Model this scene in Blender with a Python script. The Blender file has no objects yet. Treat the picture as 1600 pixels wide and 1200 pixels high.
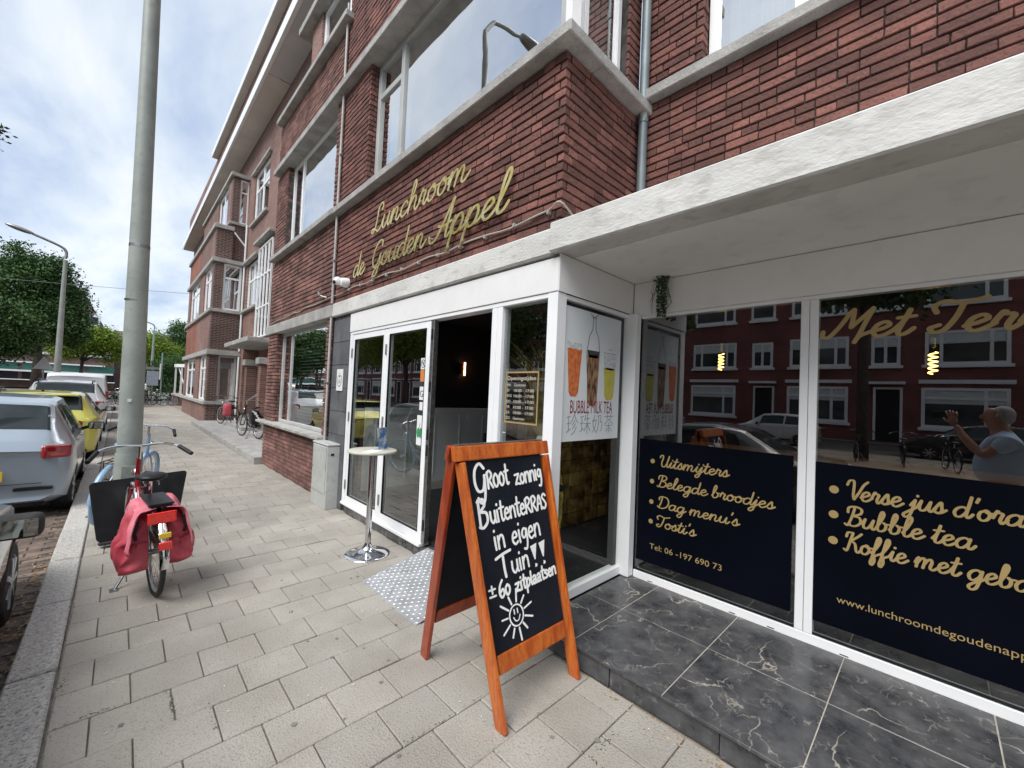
import bpy, bmesh, math, random
import numpy as np
from mathutils import Vector, Matrix, noise

random.seed(7)
RNG = np.random.default_rng(7)
S = bpy.context.scene
PI = math.pi
# ------------------------------------------------------------------ camera
CAM_H = 1.55
def cam_basis(yaw, pitch, roll):
    f = Vector((math.sin(yaw)*math.cos(pitch), math.cos(yaw)*math.cos(pitch), math.sin(pitch)))
    r = Vector((math.cos(yaw), -math.sin(yaw), 0)); u = r.cross(f)
    return r*math.cos(roll)+u*math.sin(roll), u*math.cos(roll)-r*math.sin(roll), f
CR, CU, CF = cam_basis(*[math.radians(a) for a in (43.922, 1.644, 2.504)])
FPX = 636.8
cam_data = bpy.data.cameras.new('camera'); cam = bpy.data.objects.new('camera', cam_data)
S.collection.objects.link(cam); S.camera = cam
cam_data.sensor_width = 36; cam_data.lens = 36*FPX/1600; cam_data.clip_start = .02; cam_data.clip_end = 2000
m = Matrix.Identity(4)
for i in range(3):
    m[i][0] = CR[i]; m[i][1] = CU[i]; m[i][2] = -CF[i]
m[0][3], m[1][3], m[2][3] = 0, 0, CAM_H
cam.matrix_world = m
# ------------------------------------------------------------------ world, sun, exposure
SUN_EL, SUN_AZ = math.radians(52), math.radians(-105)      # azimuth from +Y towards +X
w = bpy.data.worlds.new('World'); S.world = w; w.use_nodes = True
nt = w.node_tree; nt.nodes.clear(); N = nt.nodes.new; L = nt.links.new
out = N('ShaderNodeOutputWorld'); add = N('ShaderNodeMixShader')
bg1 = N('ShaderNodeBackground'); bg2 = N('ShaderNodeBackground')
sky = N('ShaderNodeTexSky'); sky.sky_type = 'NISHITA'; sky.sun_disc = False
sky.sun_elevation = SUN_EL; sky.sun_rotation = SUN_AZ; bg1.inputs[1].default_value = .1
L(sky.outputs[0], bg1.inputs[0])
tc = N('ShaderNodeTexCoord'); sep = N('ShaderNodeSeparateXYZ'); L(tc.outputs['Generated'], sep.inputs[0])
mx = N('ShaderNodeMath'); mx.operation = 'MAXIMUM'; mx.inputs[1].default_value = .0; L(sep.outputs[2], mx.inputs[0])
ad = N('ShaderNodeMath'); ad.operation = 'ADD'; ad.inputs[1].default_value = .16; L(mx.outputs[0], ad.inputs[0])
dx = N('ShaderNodeMath'); dx.operation = 'DIVIDE'; L(sep.outputs[0], dx.inputs[0]); L(ad.outputs[0], dx.inputs[1])
dy = N('ShaderNodeMath'); dy.operation = 'DIVIDE'; L(sep.outputs[1], dy.inputs[0]); L(ad.outputs[0], dy.inputs[1])
cb = N('ShaderNodeCombineXYZ'); L(dx.outputs[0], cb.inputs[0]); L(dy.outputs[0], cb.inputs[1])
mp = N('ShaderNodeMapping'); mp.inputs['Scale'].default_value = (1.9, .8, 1); mp.inputs['Rotation'].default_value = (0, 0, .5); mp.inputs['Location'].default_value = (3.1, 1.3, 0)
L(cb.outputs[0], mp.inputs[0])
n1 = N('ShaderNodeTexNoise'); n1.inputs['Scale'].default_value = 1.5; n1.inputs['Detail'].default_value = 9; n1.inputs['Roughness'].default_value = .56; n1.inputs['Distortion'].default_value = .25
L(mp.outputs[0], n1.inputs['Vector'])
cr = N('ShaderNodeValToRGB'); e = cr.color_ramp.elements
e[0].position = .34; e[0].color = (.48, .58, .77, 1); e[1].position = .68; e[1].color = (.98, 1.0, 1.03, 1)
k = cr.color_ramp.elements.new(.47); k.color = (.69, .77, .88, 1); k = cr.color_ramp.elements.new(.56); k.color = (.82, .88, .94, 1)
L(n1.outputs['Fac'], cr.inputs[0]); L(cr.outputs[0], bg2.inputs[0]); bg2.inputs[1].default_value = .43
add.inputs[0].default_value = .86
L(bg1.outputs[0], add.inputs[1]); L(bg2.outputs[0], add.inputs[2]); L(add.outputs[0], out.inputs[0])
sl = bpy.data.lights.new('sun', 'SUN'); sl.energy = 1.5; sl.angle = math.radians(42); sl.color = (1, .97, .93)
sun = bpy.data.objects.new('sun', sl); S.collection.objects.link(sun)
sd = Vector((math.sin(SUN_AZ)*math.cos(SUN_EL), math.cos(SUN_AZ)*math.cos(SUN_EL), math.sin(SUN_EL)))
sun.rotation_euler = sd.to_track_quat('Z', 'Y').to_euler(); sun.location = (0, 0, 30)
S.view_settings.view_transform = 'Standard'; S.view_settings.look = 'None'
S.view_settings.exposure = 1.34; S.view_settings.gamma = 1; S.view_settings.use_curve_mapping = False
S.cycles.use_denoising = True
S.cycles.max_bounces = 10; S.cycles.transparent_max_bounces = 16; S.cycles.glossy_bounces = 5; S.cycles.diffuse_bounces = 4
S.cycles.sample_clamp_indirect = 6

# ------------------------------------------------------------------ materials
def base_mat(name):
    mt = bpy.data.materials.new(name); mt.use_nodes = True
    nt = mt.node_tree; b = nt.nodes['Principled BSDF']
    return mt, nt, b
def pm(name, c1, c2=None, scale=8, rough=.6, metal=0, bump=0, bscale=60, tone=0, detail=5, coat=0, rvar=0, spec=None, speck=0, speck_scale=300, speck_col=(.02, .02, .02), lo=.35, hi=.65, stretch=None):
    """noise-mottled principled material; tone = brightness spread taken from the per-piece attribute 'tone'"""
    mt, nt, b = base_mat(name); N = nt.nodes.new; L = nt.links.new
    tc = N('ShaderNodeTexCoord'); vec = tc.outputs['Object']
    g = N('ShaderNodeNewGeometry'); vec = g.outputs['Position'] if (tone or scale < 0) else vec
    if stretch:
        mp = N('ShaderNodeMapping'); mp.inputs['Scale'].default_value = stretch; L(vec, mp.inputs[0]); vec = mp.outputs[0]
    scale = abs(scale)
    no = N('ShaderNodeTexNoise'); no.inputs['Scale'].default_value = scale; no.inputs['Detail'].default_value = detail; L(vec, no.inputs['Vector'])
    cr = N('ShaderNodeValToRGB'); e = cr.color_ramp.elements; c2 = c2 or c1
    e[0].position = lo; e[0].color = (*c1, 1); e[1].position = hi; e[1].color = (*c2, 1)
    L(no.outputs['Fac'], cr.inputs[0]); col = cr.outputs[0]
    if tone:
        at = N('ShaderNodeAttribute'); at.attribute_name = 'tone'
        mr = N('ShaderNodeMapRange'); mr.inputs[3].default_value = 1-tone; mr.inputs[4].default_value = 1+tone; L(at.outputs['Fac'], mr.inputs[0])
        mu = N('ShaderNodeMix'); mu.data_type = 'RGBA'; mu.blend_type = 'MULTIPLY'; mu.inputs[0].default_value = 1
        L(col, mu.inputs[6]); L(mr.outputs[0], mu.inputs[7]); col = mu.outputs[2]
    if speck:
        n3 = N('ShaderNodeTexNoise'); n3.inputs['Scale'].default_value = speck_scale; n3.inputs['Detail'].default_value = 2; L(vec, n3.inputs['Vector'])
        r3 = N('ShaderNodeMapRange'); r3.inputs[1].default_value = .55; r3.inputs[2].default_value = .68; r3.inputs[4].default_value = speck; L(n3.outputs['Fac'], r3.inputs[0])
        mu = N('ShaderNodeMix'); mu.data_type = 'RGBA'; L(r3.outputs[0], mu.inputs[0]); L(col, mu.inputs[6]); mu.inputs[7].default_value = (*speck_col, 1); col = mu.outputs[2]
    L(col, b.inputs['Base Color'])
    b.inputs['Roughness'].default_value = rough; b.inputs['Metallic'].default_value = metal
    if rvar:
        mr = N('ShaderNodeMapRange'); mr.inputs[3].default_value = max(0, rough-rvar); mr.inputs[4].default_value = min(1, rough+rvar); L(no.outputs['Fac'], mr.inputs[0]); L(mr.outputs[0], b.inputs['Roughness'])
    if coat: b.inputs['Coat Weight'].default_value = coat; b.inputs['Coat Roughness'].default_value = .05
    if spec is not None: b.inputs['Specular IOR Level'].default_value = spec
    if bump:
        n2 = N('ShaderNodeTexNoise'); n2.inputs['Scale'].default_value = bscale; n2.inputs['Detail'].default_value = 6; L(vec, n2.inputs['Vector'])
        bu = N('ShaderNodeBump'); bu.inputs['Strength'].default_value = bump; bu.inputs['Distance'].default_value = .01; L(n2.outputs['Fac'], bu.inputs['Height']); L(bu.outputs[0], b.inputs['Normal'])
    return mt
def glow(name, col, st):
    mt, nt, b = base_mat(name); b.inputs['Base Color'].default_value = (*col, 1)
    b.inputs['Emission Color'].default_value = (*col, 1); b.inputs['Emission Strength'].default_value = st; return mt
def glass_mat(name, ior=1.55, tint=(.9, .95, .93), boost=.0, wav=0):
    mt = bpy.data.materials.new(name); mt.use_nodes = True; nt = mt.node_tree; nt.nodes.clear(); N = nt.nodes.new; L = nt.links.new
    o = N('ShaderNodeOutputMaterial'); mix = N('ShaderNodeMixShader'); tr = N('ShaderNodeBsdfTransparent'); gl = N('ShaderNodeBsdfGlossy')
    tr.inputs[0].default_value = (*tint, 1); gl.inputs['Roughness'].default_value = 0; gl.inputs[0].default_value = (1, 1, 1, 1)
    fr = N('ShaderNodeFresnel'); fr.inputs[0].default_value = ior
    ad = N('ShaderNodeMath'); ad.operation = 'ADD'; ad.inputs[1].default_value = boost; ad.use_clamp = True
    g = N('ShaderNodeNewGeometry'); mu = N('ShaderNodeMath'); mu.operation = 'SUBTRACT'; mu.inputs[0].default_value = 1; L(g.outputs['Backfacing'], mu.inputs[1])
    m2 = N('ShaderNodeMath'); m2.operation = 'MULTIPLY'
    L(fr.outputs[0], ad.inputs[0]); L(ad.outputs[0], m2.inputs[0]); L(mu.outputs[0], m2.inputs[1]); L(m2.outputs[0], mix.inputs[0])
    if wav:
        tcn = N('ShaderNodeTexCoord'); n2 = N('ShaderNodeTexNoise'); n2.inputs['Scale'].default_value = 1.1; L(tcn.outputs['Object'], n2.inputs['Vector'])
        bu = N('ShaderNodeBump'); bu.inputs['Strength'].default_value = wav; bu.inputs['Distance'].default_value = .02; L(n2.outputs['Fac'], bu.inputs['Height']); L(bu.outputs[0], gl.inputs['Normal'])
    L(tr.outputs[0], mix.inputs[1]); L(gl.outputs[0], mix.inputs[2]); L(mix.outputs[0], o.inputs[0]); return mt
def brick_mat(name, c1, c2, mortar, face='x', course=.0665, blen=.22, scale=1):
    """brickwork too far off to build piece by piece"""
    mt, nt, b = base_mat(name); N = nt.nodes.new; L = nt.links.new
    g = N('ShaderNodeNewGeometry'); sp = N('ShaderNodeSeparateXYZ'); L(g.outputs['Position'], sp.inputs[0])
    cb = N('ShaderNodeCombineXYZ'); L(sp.outputs[1 if face == 'x' else 0], cb.inputs[0]); L(sp.outputs[2], cb.inputs[1])
    br = N('ShaderNodeTexBrick'); L(cb.outputs[0], br.inputs['Vector'])
    br.inputs['Scale'].default_value = 1; br.inputs['Brick Width'].default_value = blen*scale; br.inputs['Row Height'].default_value = course*scale
    br.inputs['Mortar Size'].default_value = .010*scale; br.inputs['Color1'].default_value = (*c1, 1); br.inputs['Color2'].default_value = (*c2, 1); br.inputs['Mortar'].default_value = (*mortar, 1)
    no = N('ShaderNodeTexNoise'); no.inputs['Scale'].default_value = .7; no.inputs['Detail'].default_value = 6; L(g.outputs['Position'], no.inputs['Vector'])
    mr = N('ShaderNodeMapRange'); mr.inputs[1].default_value = .3; mr.inputs[2].default_value = .7; mr.inputs[3].default_value = .72; mr.inputs[4].default_value = 1.25; L(no.outputs['Fac'], mr.inputs[0])
    mu = N('ShaderNodeMix'); mu.data_type = 'RGBA'; mu.blend_type = 'MULTIPLY'; mu.inputs[0].default_value = 1; L(br.outputs['Color'], mu.inputs[6]); L(mr.outputs[0], mu.inputs[7])
    L(mu.outputs[2], b.inputs['Base Color']); b.inputs['Roughness'].default_value = .85
    bu = N('ShaderNodeBump'); bu.invert = True; bu.inputs['Strength'].default_value = .8; bu.inputs['Distance'].default_value = .012; L(br.outputs['Fac'], bu.inputs['Height']); L(bu.outputs[0], b.inputs['Normal'])
    return mt

# ------------------------------------------------------------------ object helpers
WL = {}                      # world (or thing-local) location of every object made here
ROOTS = []
def tagit(o, label=None, cat=None, group=None, kind=None):
    for k_, v in (('label', label), ('category', cat), ('group', group), ('kind', kind)):
        if v: o[k_] = v
    return o
def thing(name, label, cat, loc=(0, 0, 0), group=None):
    o = bpy.data.objects.new(name, None); S.collection.objects.link(o); o.empty_display_size = .2
    o.location = loc; WL[o.name] = Vector(loc); return tagit(o, label, cat, group)
def link(me, name, mats, parent=None, smooth=False, center=True):
    if not isinstance(mats, (list, tuple)): mats = [mats]
    for mt in mats: me.materials.append(mt)
    n = len(me.vertices); co = np.empty(n*3, np.float32); me.vertices.foreach_get('co', co); co = co.reshape(-1, 3)
    c = (co.min(0)+co.max(0))/2 if (center and n) else np.zeros(3)
    if center and n: c[2] = co[:, 2].min()
    me.vertices.foreach_set('co', (co-c).astype(np.float32).ravel()); me.update()
    if smooth: me.polygons.foreach_set('use_smooth', [True]*len(me.polygons))
    o = bpy.data.objects.new(name, me); S.collection.objects.link(o)
    c = Vector([float(x) for x in c]); WL[o.name] = c
    if parent: o.parent = parent; o.location = c-WL[parent.name]
    else: o.location = c
    return o
class MB:
    """collects shapes into ONE mesh"""
    def __init__(s): s.v = []; s.f = []; s.mi = []; s.cur = 0
    def add(s, vs, fs):
        b = len(s.v); s.v += [tuple(v) for v in vs]; s.f += [tuple(b+i for i in f) for f in fs]; s.mi += [s.cur]*len(fs); return s
    def box(s, x0, x1, y0, y1, z0, z1):
        vs = [(x, y, z) for z in (z0, z1) for y in (y0, y1) for x in (x0, x1)]
        return s.add(vs, [(0, 2, 3, 1), (4, 5, 7, 6), (0, 1, 5, 4), (2, 6, 7, 3), (0, 4, 6, 2), (1, 3, 7, 5)])
    def obox(s, M, sx, sy, sz):
        vs = [M @ Vector((x*sx/2, y*sy/2, z*sz/2)) for z in (-1, 1) for y in (-1, 1) for x in (-1, 1)]
        return s.add(vs, [(0, 2, 3, 1), (4, 5, 7, 6), (0, 1, 5, 4), (2, 6, 7, 3), (0, 4, 6, 2), (1, 3, 7, 5)])
    def beam(s, p, q, w, t, up=(0, 0, 1), e0=0, e1=0):
        p, q = Vector(p), Vector(q); d = (q-p).normalized(); p = p-d*e0; q = q+d*e1
        a = d.cross(Vector(up)).normalized(); b = a.cross(d)
        M = Matrix((( a.x, b.x, d.x, (p.x+q.x)/2), (a.y, b.y, d.y, (p.y+q.y)/2), (a.z, b.z, d.z, (p.z+q.z)/2), (0, 0, 0, 1)))
        return s.obox(M, w, t, (q-p).length)
    def tube(s, pts, r, n=8, cap=True):
        pts = [Vector(p) for p in pts]; rs = r if isinstance(r, (list, tuple)) else [r]*len(pts)
        b = len(s.v); a = None; vs = []
        for i, p in enumerate(pts):
            d = (pts[min(i+1, len(pts)-1)]-pts[max(i-1, 0)]).normalized()
            if a is None: a = d.orthogonal().normalized()
            a = (a-d*a.dot(d)).normalized(); c = d.cross(a)
            vs += [p+(a*math.cos(2*PI*k/n)+c*math.sin(2*PI*k/n))*rs[i] for k in range(n)]
        fs = [(i*n+k, i*n+(k+1) % n, (i+1)*n+(k+1) % n, (i+1)*n+k) for i in range(len(pts)-1) for k in range(n)]
        if cap: fs += [tuple(reversed(range(n))), tuple((len(pts)-1)*n+k for k in range(n))]
        return s.add(vs, fs)
    def lathe(s, prof, c=(0, 0, 0), n=24, axis='z'):
        vs = []
        for r, z in prof:
            for k in range(n):
                a = 2*PI*k/n; x, y = r*math.cos(a), r*math.sin(a)
                p = (x, y, z) if axis == 'z' else ((z, x, y) if axis == 'x' else (x, z, y))
                vs.append((p[0]+c[0], p[1]+c[1], p[2]+c[2]))
        m_ = len(prof); fs = [(i*n+k, i*n+(k+1) % n, (i+1)*n+(k+1) % n, (i+1)*n+k) for i in range(m_-1) for k in range(n)]
        fs += [tuple(reversed(range(n))), tuple((m_-1)*n+k for k in range(n))]
        return s.add(vs, fs)
    def prism(s, poly, M, h):
        """poly in local xy, extruded by h along local z, placed by matrix M"""
        n = len(poly); vs = [M @ Vector((x, y, 0)) for x, y in poly]+[M @ Vector((x, y, h)) for x, y in poly]
        return s.add(vs, [tuple(reversed(range(n))), tuple(range(n, 2*n))]+[(i, (i+1) % n, n+(i+1) % n, n+i) for i in range(n)])
    def ell(s, c, r, n=12, m=8, M=None):
        vs = []; 
        for i in range(1, m):
            t = PI*i/m
            for k in range(n): vs.append(Vector((math.sin(t)*math.cos(2*PI*k/n)*r[0], math.sin(t)*math.sin(2*PI*k/n)*r[1], math.cos(t)*r[2])))
        vs += [Vector((0, 0, r[2])), Vector((0, 0, -r[2]))]
        vs = [(M @ v if M else v)+Vector(c) for v in vs]; T = len(vs)-2
        fs = [(i*n+k, (i+1)*n+k, (i+1)*n+(k+1) % n, i*n+(k+1) % n) for i in range(m-2) for k in range(n)]
        fs += [(T, k, (k+1) % n) for k in range(n)]+[(T+1, (m-2)*n+(k+1) % n, (m-2)*n+k) for k in range(n)]
        return s.add(vs, fs)
    def build(s, name, mats, parent=None, bevel=0, smooth=False, seg=1, sub=0, center=True, kind=None, label=None, norm=True):
        me = bpy.data.meshes.new(name); me.from_pydata(s.v, [], s.f)
        if any(s.mi): me.polygons.foreach_set('material_index', s.mi)
        if norm or bevel or sub:
            bm = bmesh.new(); bm.from_mesh(me)
            if norm: bmesh.ops.recalc_face_normals(bm, faces=bm.faces)
            if bevel: bmesh.ops.bevel(bm, geom=list(bm.edges), offset=bevel, segments=seg, affect='EDGES', clamp_overlap=True, profile=.6)
            if sub: bmesh.ops.subdivide_edges(bm, edges=list(bm.edges), cuts=sub, use_grid_fill=True)
            bm.to_mesh(me); bm.free()
        o = link(me, name, mats, parent, smooth, center)
        if smooth == 'auto' or (smooth and bevel):
            try: me.shade_smooth(); me.set_sharp_from_angle(angle=math.radians(42))
            except Exception: pass
        if kind: o['kind'] = kind
        if label: o['label'] = label
        return o
def bx(name, mat, parent, x0, x1, y0, y1, z0, z1, bevel=.003, **k):
    return MB().box(min(x0, x1), max(x0, x1), min(y0, y1), max(y0, y1), min(z0, z1), max(z0, z1)).build(name, mat, parent, bevel=bevel, **k)
def copy_tree(o, parent=None):
    c = o.copy(); S.collection.objects.link(c); WL[c.name] = WL.get(o.name, Vector((0, 0, 0)))
    if parent: c.parent = parent
    for ch in list(o.children): copy_tree(ch, c)
    return c
def structure(o): o['kind'] = 'structure'; return o
def scr_size(p, s):
    d = Vector(p)-Vector((0, 0, CAM_H)); z = d.dot(CF)
    if z < .05: return -1-d.length*.01
    x = d.dot(CR)/z*FPX; y = d.dot(CU)/z*FPX; k_ = s/z*FPX
    if abs(x) > 830 or abs(y) > 640: return k_*.001
    return k_
def variants(n, size, j, bev, name, mat, jit_seed=1):
    """n slightly uneven bricks/tiles of one size, local origin at centre, each with its own tone"""
    r = random.Random(jit_seed); res = []
    for i in range(n):
        vs = [Vector((x*size[0]/2, y*size[1]/2, z*size[2]/2)) for z in (-1, 1) for y in (-1, 1) for x in (-1, 1)]
        vs = [v+Vector((r.uniform(-j, j), r.uniform(-j, j), r.uniform(-j, j))) for v in vs]
        bm = bmesh.new(); bv = [bm.verts.new(v) for v in vs]
        for f in [(0, 2, 3, 1), (4, 5, 7, 6), (0, 1, 5, 4), (2, 6, 7, 3), (0, 4, 6, 2), (1, 3, 7, 5)]: bm.faces.new([bv[q] for q in f])
        if bev: bmesh.ops.bevel(bm, geom=list(bm.edges), offset=bev, segments=1, affect='EDGES', clamp_overlap=True)
        me = bpy.data.meshes.new(name); bm.to_mesh(me); bm.free(); me.materials.append(mat)
        t = r.random(); a = me.attributes.new('tone', 'FLOAT', 'POINT'); a.data.foreach_set('value', [t]*len(me.vertices)); res.append((me, t))
    return res
def pieces(parent, name, items, limit, mat):
    """items: (matrix, variant(mesh,tone), size). The largest in view become objects, the rest one 'stuff' part."""
    items = sorted(items, key=lambda it: -scr_size(it[0].translation, it[2]))
    ind, rest = items[:limit], items[limit:]
    pw = WL[parent.name]
    for M, (me, t), s_ in ind:
        o = bpy.data.objects.new(name, me); S.collection.objects.link(o); o.parent = parent
        o.matrix_local = Matrix.Translation(-pw) @ M; WL[o.name] = M.translation.copy()
    if rest:
        vs, fs, tn = [], [], []; nb = 0
        cache = {}
        for M, (me, t), s_ in rest:
            if me.name not in cache:
                co = np.empty(len(me.vertices)*3, np.float32); me.vertices.foreach_get('co', co)
                cache[me.name] = (co.reshape(-1, 3), [tuple(p.vertices) for p in me.polygons])
            co, fc = cache[me.name]; A = np.array(M)
            vs.append(co @ A[:3, :3].T+A[:3, 3]); fs += [tuple(nb+i for i in f) for f in fc]; nb += len(co); tn += [random.random()]*len(co)
        me = bpy.data.meshes.new(name+'_field'); me.from_pydata(np.concatenate(vs).tolist(), [], fs)
        a = me.attributes.new('tone', 'FLOAT', 'POINT'); a.data.foreach_set('value', tn)
        o = link(me, name, mat, parent); o['kind'] = 'stuff'
def TR(x, y, z, rz=0, sc=None):
    M = Matrix.Translation((x, y, z)) @ Matrix.Rotation(rz, 4, 'Z')
    return M @ Matrix.Diagonal((*sc, 1)) if sc else M
# ------------------------------------------------------------------ material library
M_brick = pm('brick', (.135, .058, .048), (.225, .094, .074), 4.5, .85, bump=.8, bscale=55, tone=.38, speck=.6, speck_scale=48, speck_col=(.07, .046, .042), lo=.3, hi=.7)
M_brick_n = pm('brick_brown', (.14, .07, .058), (.27, .132, .108), 3, .85, bump=.7, bscale=55, tone=.33, speck=.5, speck_scale=22, speck_col=(.07, .045, .04))
M_mortar = pm('mortar_dark', (.035, .03, .028), (.09, .08, .072), -14, .95, bump=.6, bscale=120)
M_mortar_l = pm('mortar_grey', (.10, .09, .08), (.2, .18, .16), -14, .95, bump=.5, bscale=120)
M_conc = pm('concrete', (.30, .295, .28), (.44, .43, .41), -5, .85, bump=.7, bscale=45, speck=.35, speck_scale=60, speck_col=(.16, .15, .13))
M_concw = pm('painted_concrete', (.54, .535, .51), (.68, .675, .65), -3.2, .8, bump=.4, bscale=55, speck=.42, speck_scale=14, speck_col=(.36, .34, .30), stretch=(1, .6, 1.3))
M_soff = pm('soffit_paint', (.80, .795, .775), (.86, .855, .835), -2, .75, bump=.12, bscale=70, speck=.12, speck_scale=7, speck_col=(.35, .33, .3))
M_white = pm('white_frame', (.82, .83, .84), (.87, .88, .89), -3, .32, rvar=.08)
M_whiteb = pm('white_board', (.76, .76, .75), (.83, .83, .82), -1.5, .45, bump=.05, bscale=15, speck=.08, speck_scale=8, speck_col=(.5, .47, .43))
M_grey = pm('grey_frame', (.40, .41, .40), (.48, .49, .48), -3, .5)
M_slate = pm('grey_slate_tile', (.085, .09, .098), (.14, .145, .155), -4, .5, bump=.3, bscale=40, tone=.15)
M_black = pm('black_rubber', (.015, .015, .016), (.03, .03, .03), 20, .7, bump=.1)
M_blackp = pm('black_plastic', (.010, .010, .012), (.018, .018, .02), 9, .4, rvar=.1, spec=.3)
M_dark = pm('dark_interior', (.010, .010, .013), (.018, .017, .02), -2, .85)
M_chrome = pm('chrome', (.62, .63, .64), (.78, .78, .79), 12, .09, metal=1, rvar=.05)
M_alu = pm('aluminium', (.55, .56, .57), (.68, .69, .70), 30, .34, metal=1, rvar=.08)
M_steel = pm('dull_steel', (.28, .28, .28), (.42, .42, .42), 30, .4, metal=1, rvar=.1)
M_gold = pm('gold_acrylic', (.62, .46, .13), (.86, .74, .36), 9, .2, metal=1, rvar=.1, bump=.35, bscale=7)
M_goldfilm = pm('gold_film', (.38, .27, .11), (.43, .31, .13), 5, .5, metal=.1)
M_navy = pm('navy_film', (.002, .003, .006), (.003, .004, .009), -2, .55, spec=.04)
M_glass = glass_mat('window_glass', 1.75, (.80, .83, .82), .11)
M_glass_c = glass_mat('corner_glass', 1.3, (.93, .95, .94), .0)
M_glass_up = glass_mat('upper_window_glass', 2.4, (.78, .84, .84), .46, wav=.25)
M_glass_in = glass_mat('clear_glass', 1.45, (.97, .98, .98), 0)
M_carglass = glass_mat('car_glass', 1.9, (.30, .34, .34), .04)
M_curtain = pm('curtain', (.55, .57, .56), (.75, .77, .76), 9, .9, stretch=(1, 6, .3), bump=.4, bscale=9)
M_paver = pm('paver_concrete', (.325, .300, .262), (.40, .374, .332), -2.6, .9, bump=.7, bscale=110, tone=.10, speck=.55, speck_scale=95, speck_col=(.20, .185, .16), detail=12)
M_sand = pm('joint_sand', (.24, .205, .16), (.34, .30, .25), -9, .98, bump=.5, bscale=220, speck=.4, speck_scale=3, speck_col=(.05, .075, .025))
M_kerb = pm('kerb_granite', (.42, .40, .37), (.62, .60, .56), -45, .85, bump=1, bscale=70, tone=.08, speck=.8, speck_scale=75, speck_col=(.15, .14, .13))
M_klink = pm('road_clinker', (.10, .075, .062), (.21, .16, .13), -5, .9, bump=.5, bscale=120, tone=.3, speck=.3, speck_scale=60, speck_col=(.05, .045, .04))
M_road = pm('road_surface', (.09, .075, .066), (.15, .13, .115), -1.5, .92, bump=.6, bscale=60)
M_ground = pm('ground_earth', (.12, .11, .09), (.2, .19, .16), -.6, .95, bump=.4, bscale=9)
M_orange = pm('orange_wood', (.40, .068, .010), (.62, .16, .022), 5, .32, bump=.4, bscale=40, stretch=(6, 6, .8), coat=.3, speck=.45, speck_scale=26, speck_col=(.22, .03, .004))
M_orange_d = pm('red_brown_wood', (.24, .026, .005), (.40, .055, .007), 5, .3, bump=.2, bscale=30, stretch=(6, 6, .8), coat=.5)
M_board = pm('chalkboard', (.006, .008, .013), (.012, .015, .022), 3, .6, bump=.05, bscale=60, spec=.2)
M_chalk = pm('chalk', (.78, .78, .76), (.88, .88, .86), 40, .9)
M_bark = pm('bark', (.055, .045, .036), (.12, .10, .08), 8, .95, bump=1, bscale=22, stretch=(3, 3, .6))
M_pole = pm('lamp_post_paint', (.27, .30, .275), (.35, .375, .345), -3, .45, bump=.12, bscale=25, speck=.25, speck_scale=18, speck_col=(.18, .19, .17))
M_pipe = pm('drainpipe_zinc', (.17, .21, .225), (.24, .28, .29), -4, .5, metal=.3)
M_white_pipe = pm('thin_pipe_paint', (.42, .40, .38), (.52, .50, .48), -4, .5)
M_red_l = pm('tail_light_red', (.24, .004, .006), (.32, .008, .01), 30, .12, coat=1)
M_red_b = pm('reflector_red', (.75, .01, .008), (.85, .02, .012), 60, .15, coat=1)
M_yplate = pm('plate_yellow', (.75, .5, .03), (.8, .55, .05), 10, .35)
M_bag = pm('pannier_red', (.42, .045, .07), (.58, .10, .13), 6, .6, bump=1, bscale=11, rvar=.1)
M_redf = pm('red_enamel', (.25, .006, .012), (.35, .01, .018), 9, .25, coat=.6)
M_bluef = pm('pale_blue_enamel', (.22, .36, .52), (.30, .45, .62), 9, .3, coat=.5)
M_teal = pm('mint_enamel', (.30, .60, .52), (.36, .66, .58), 9, .3, coat=.5)
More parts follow.
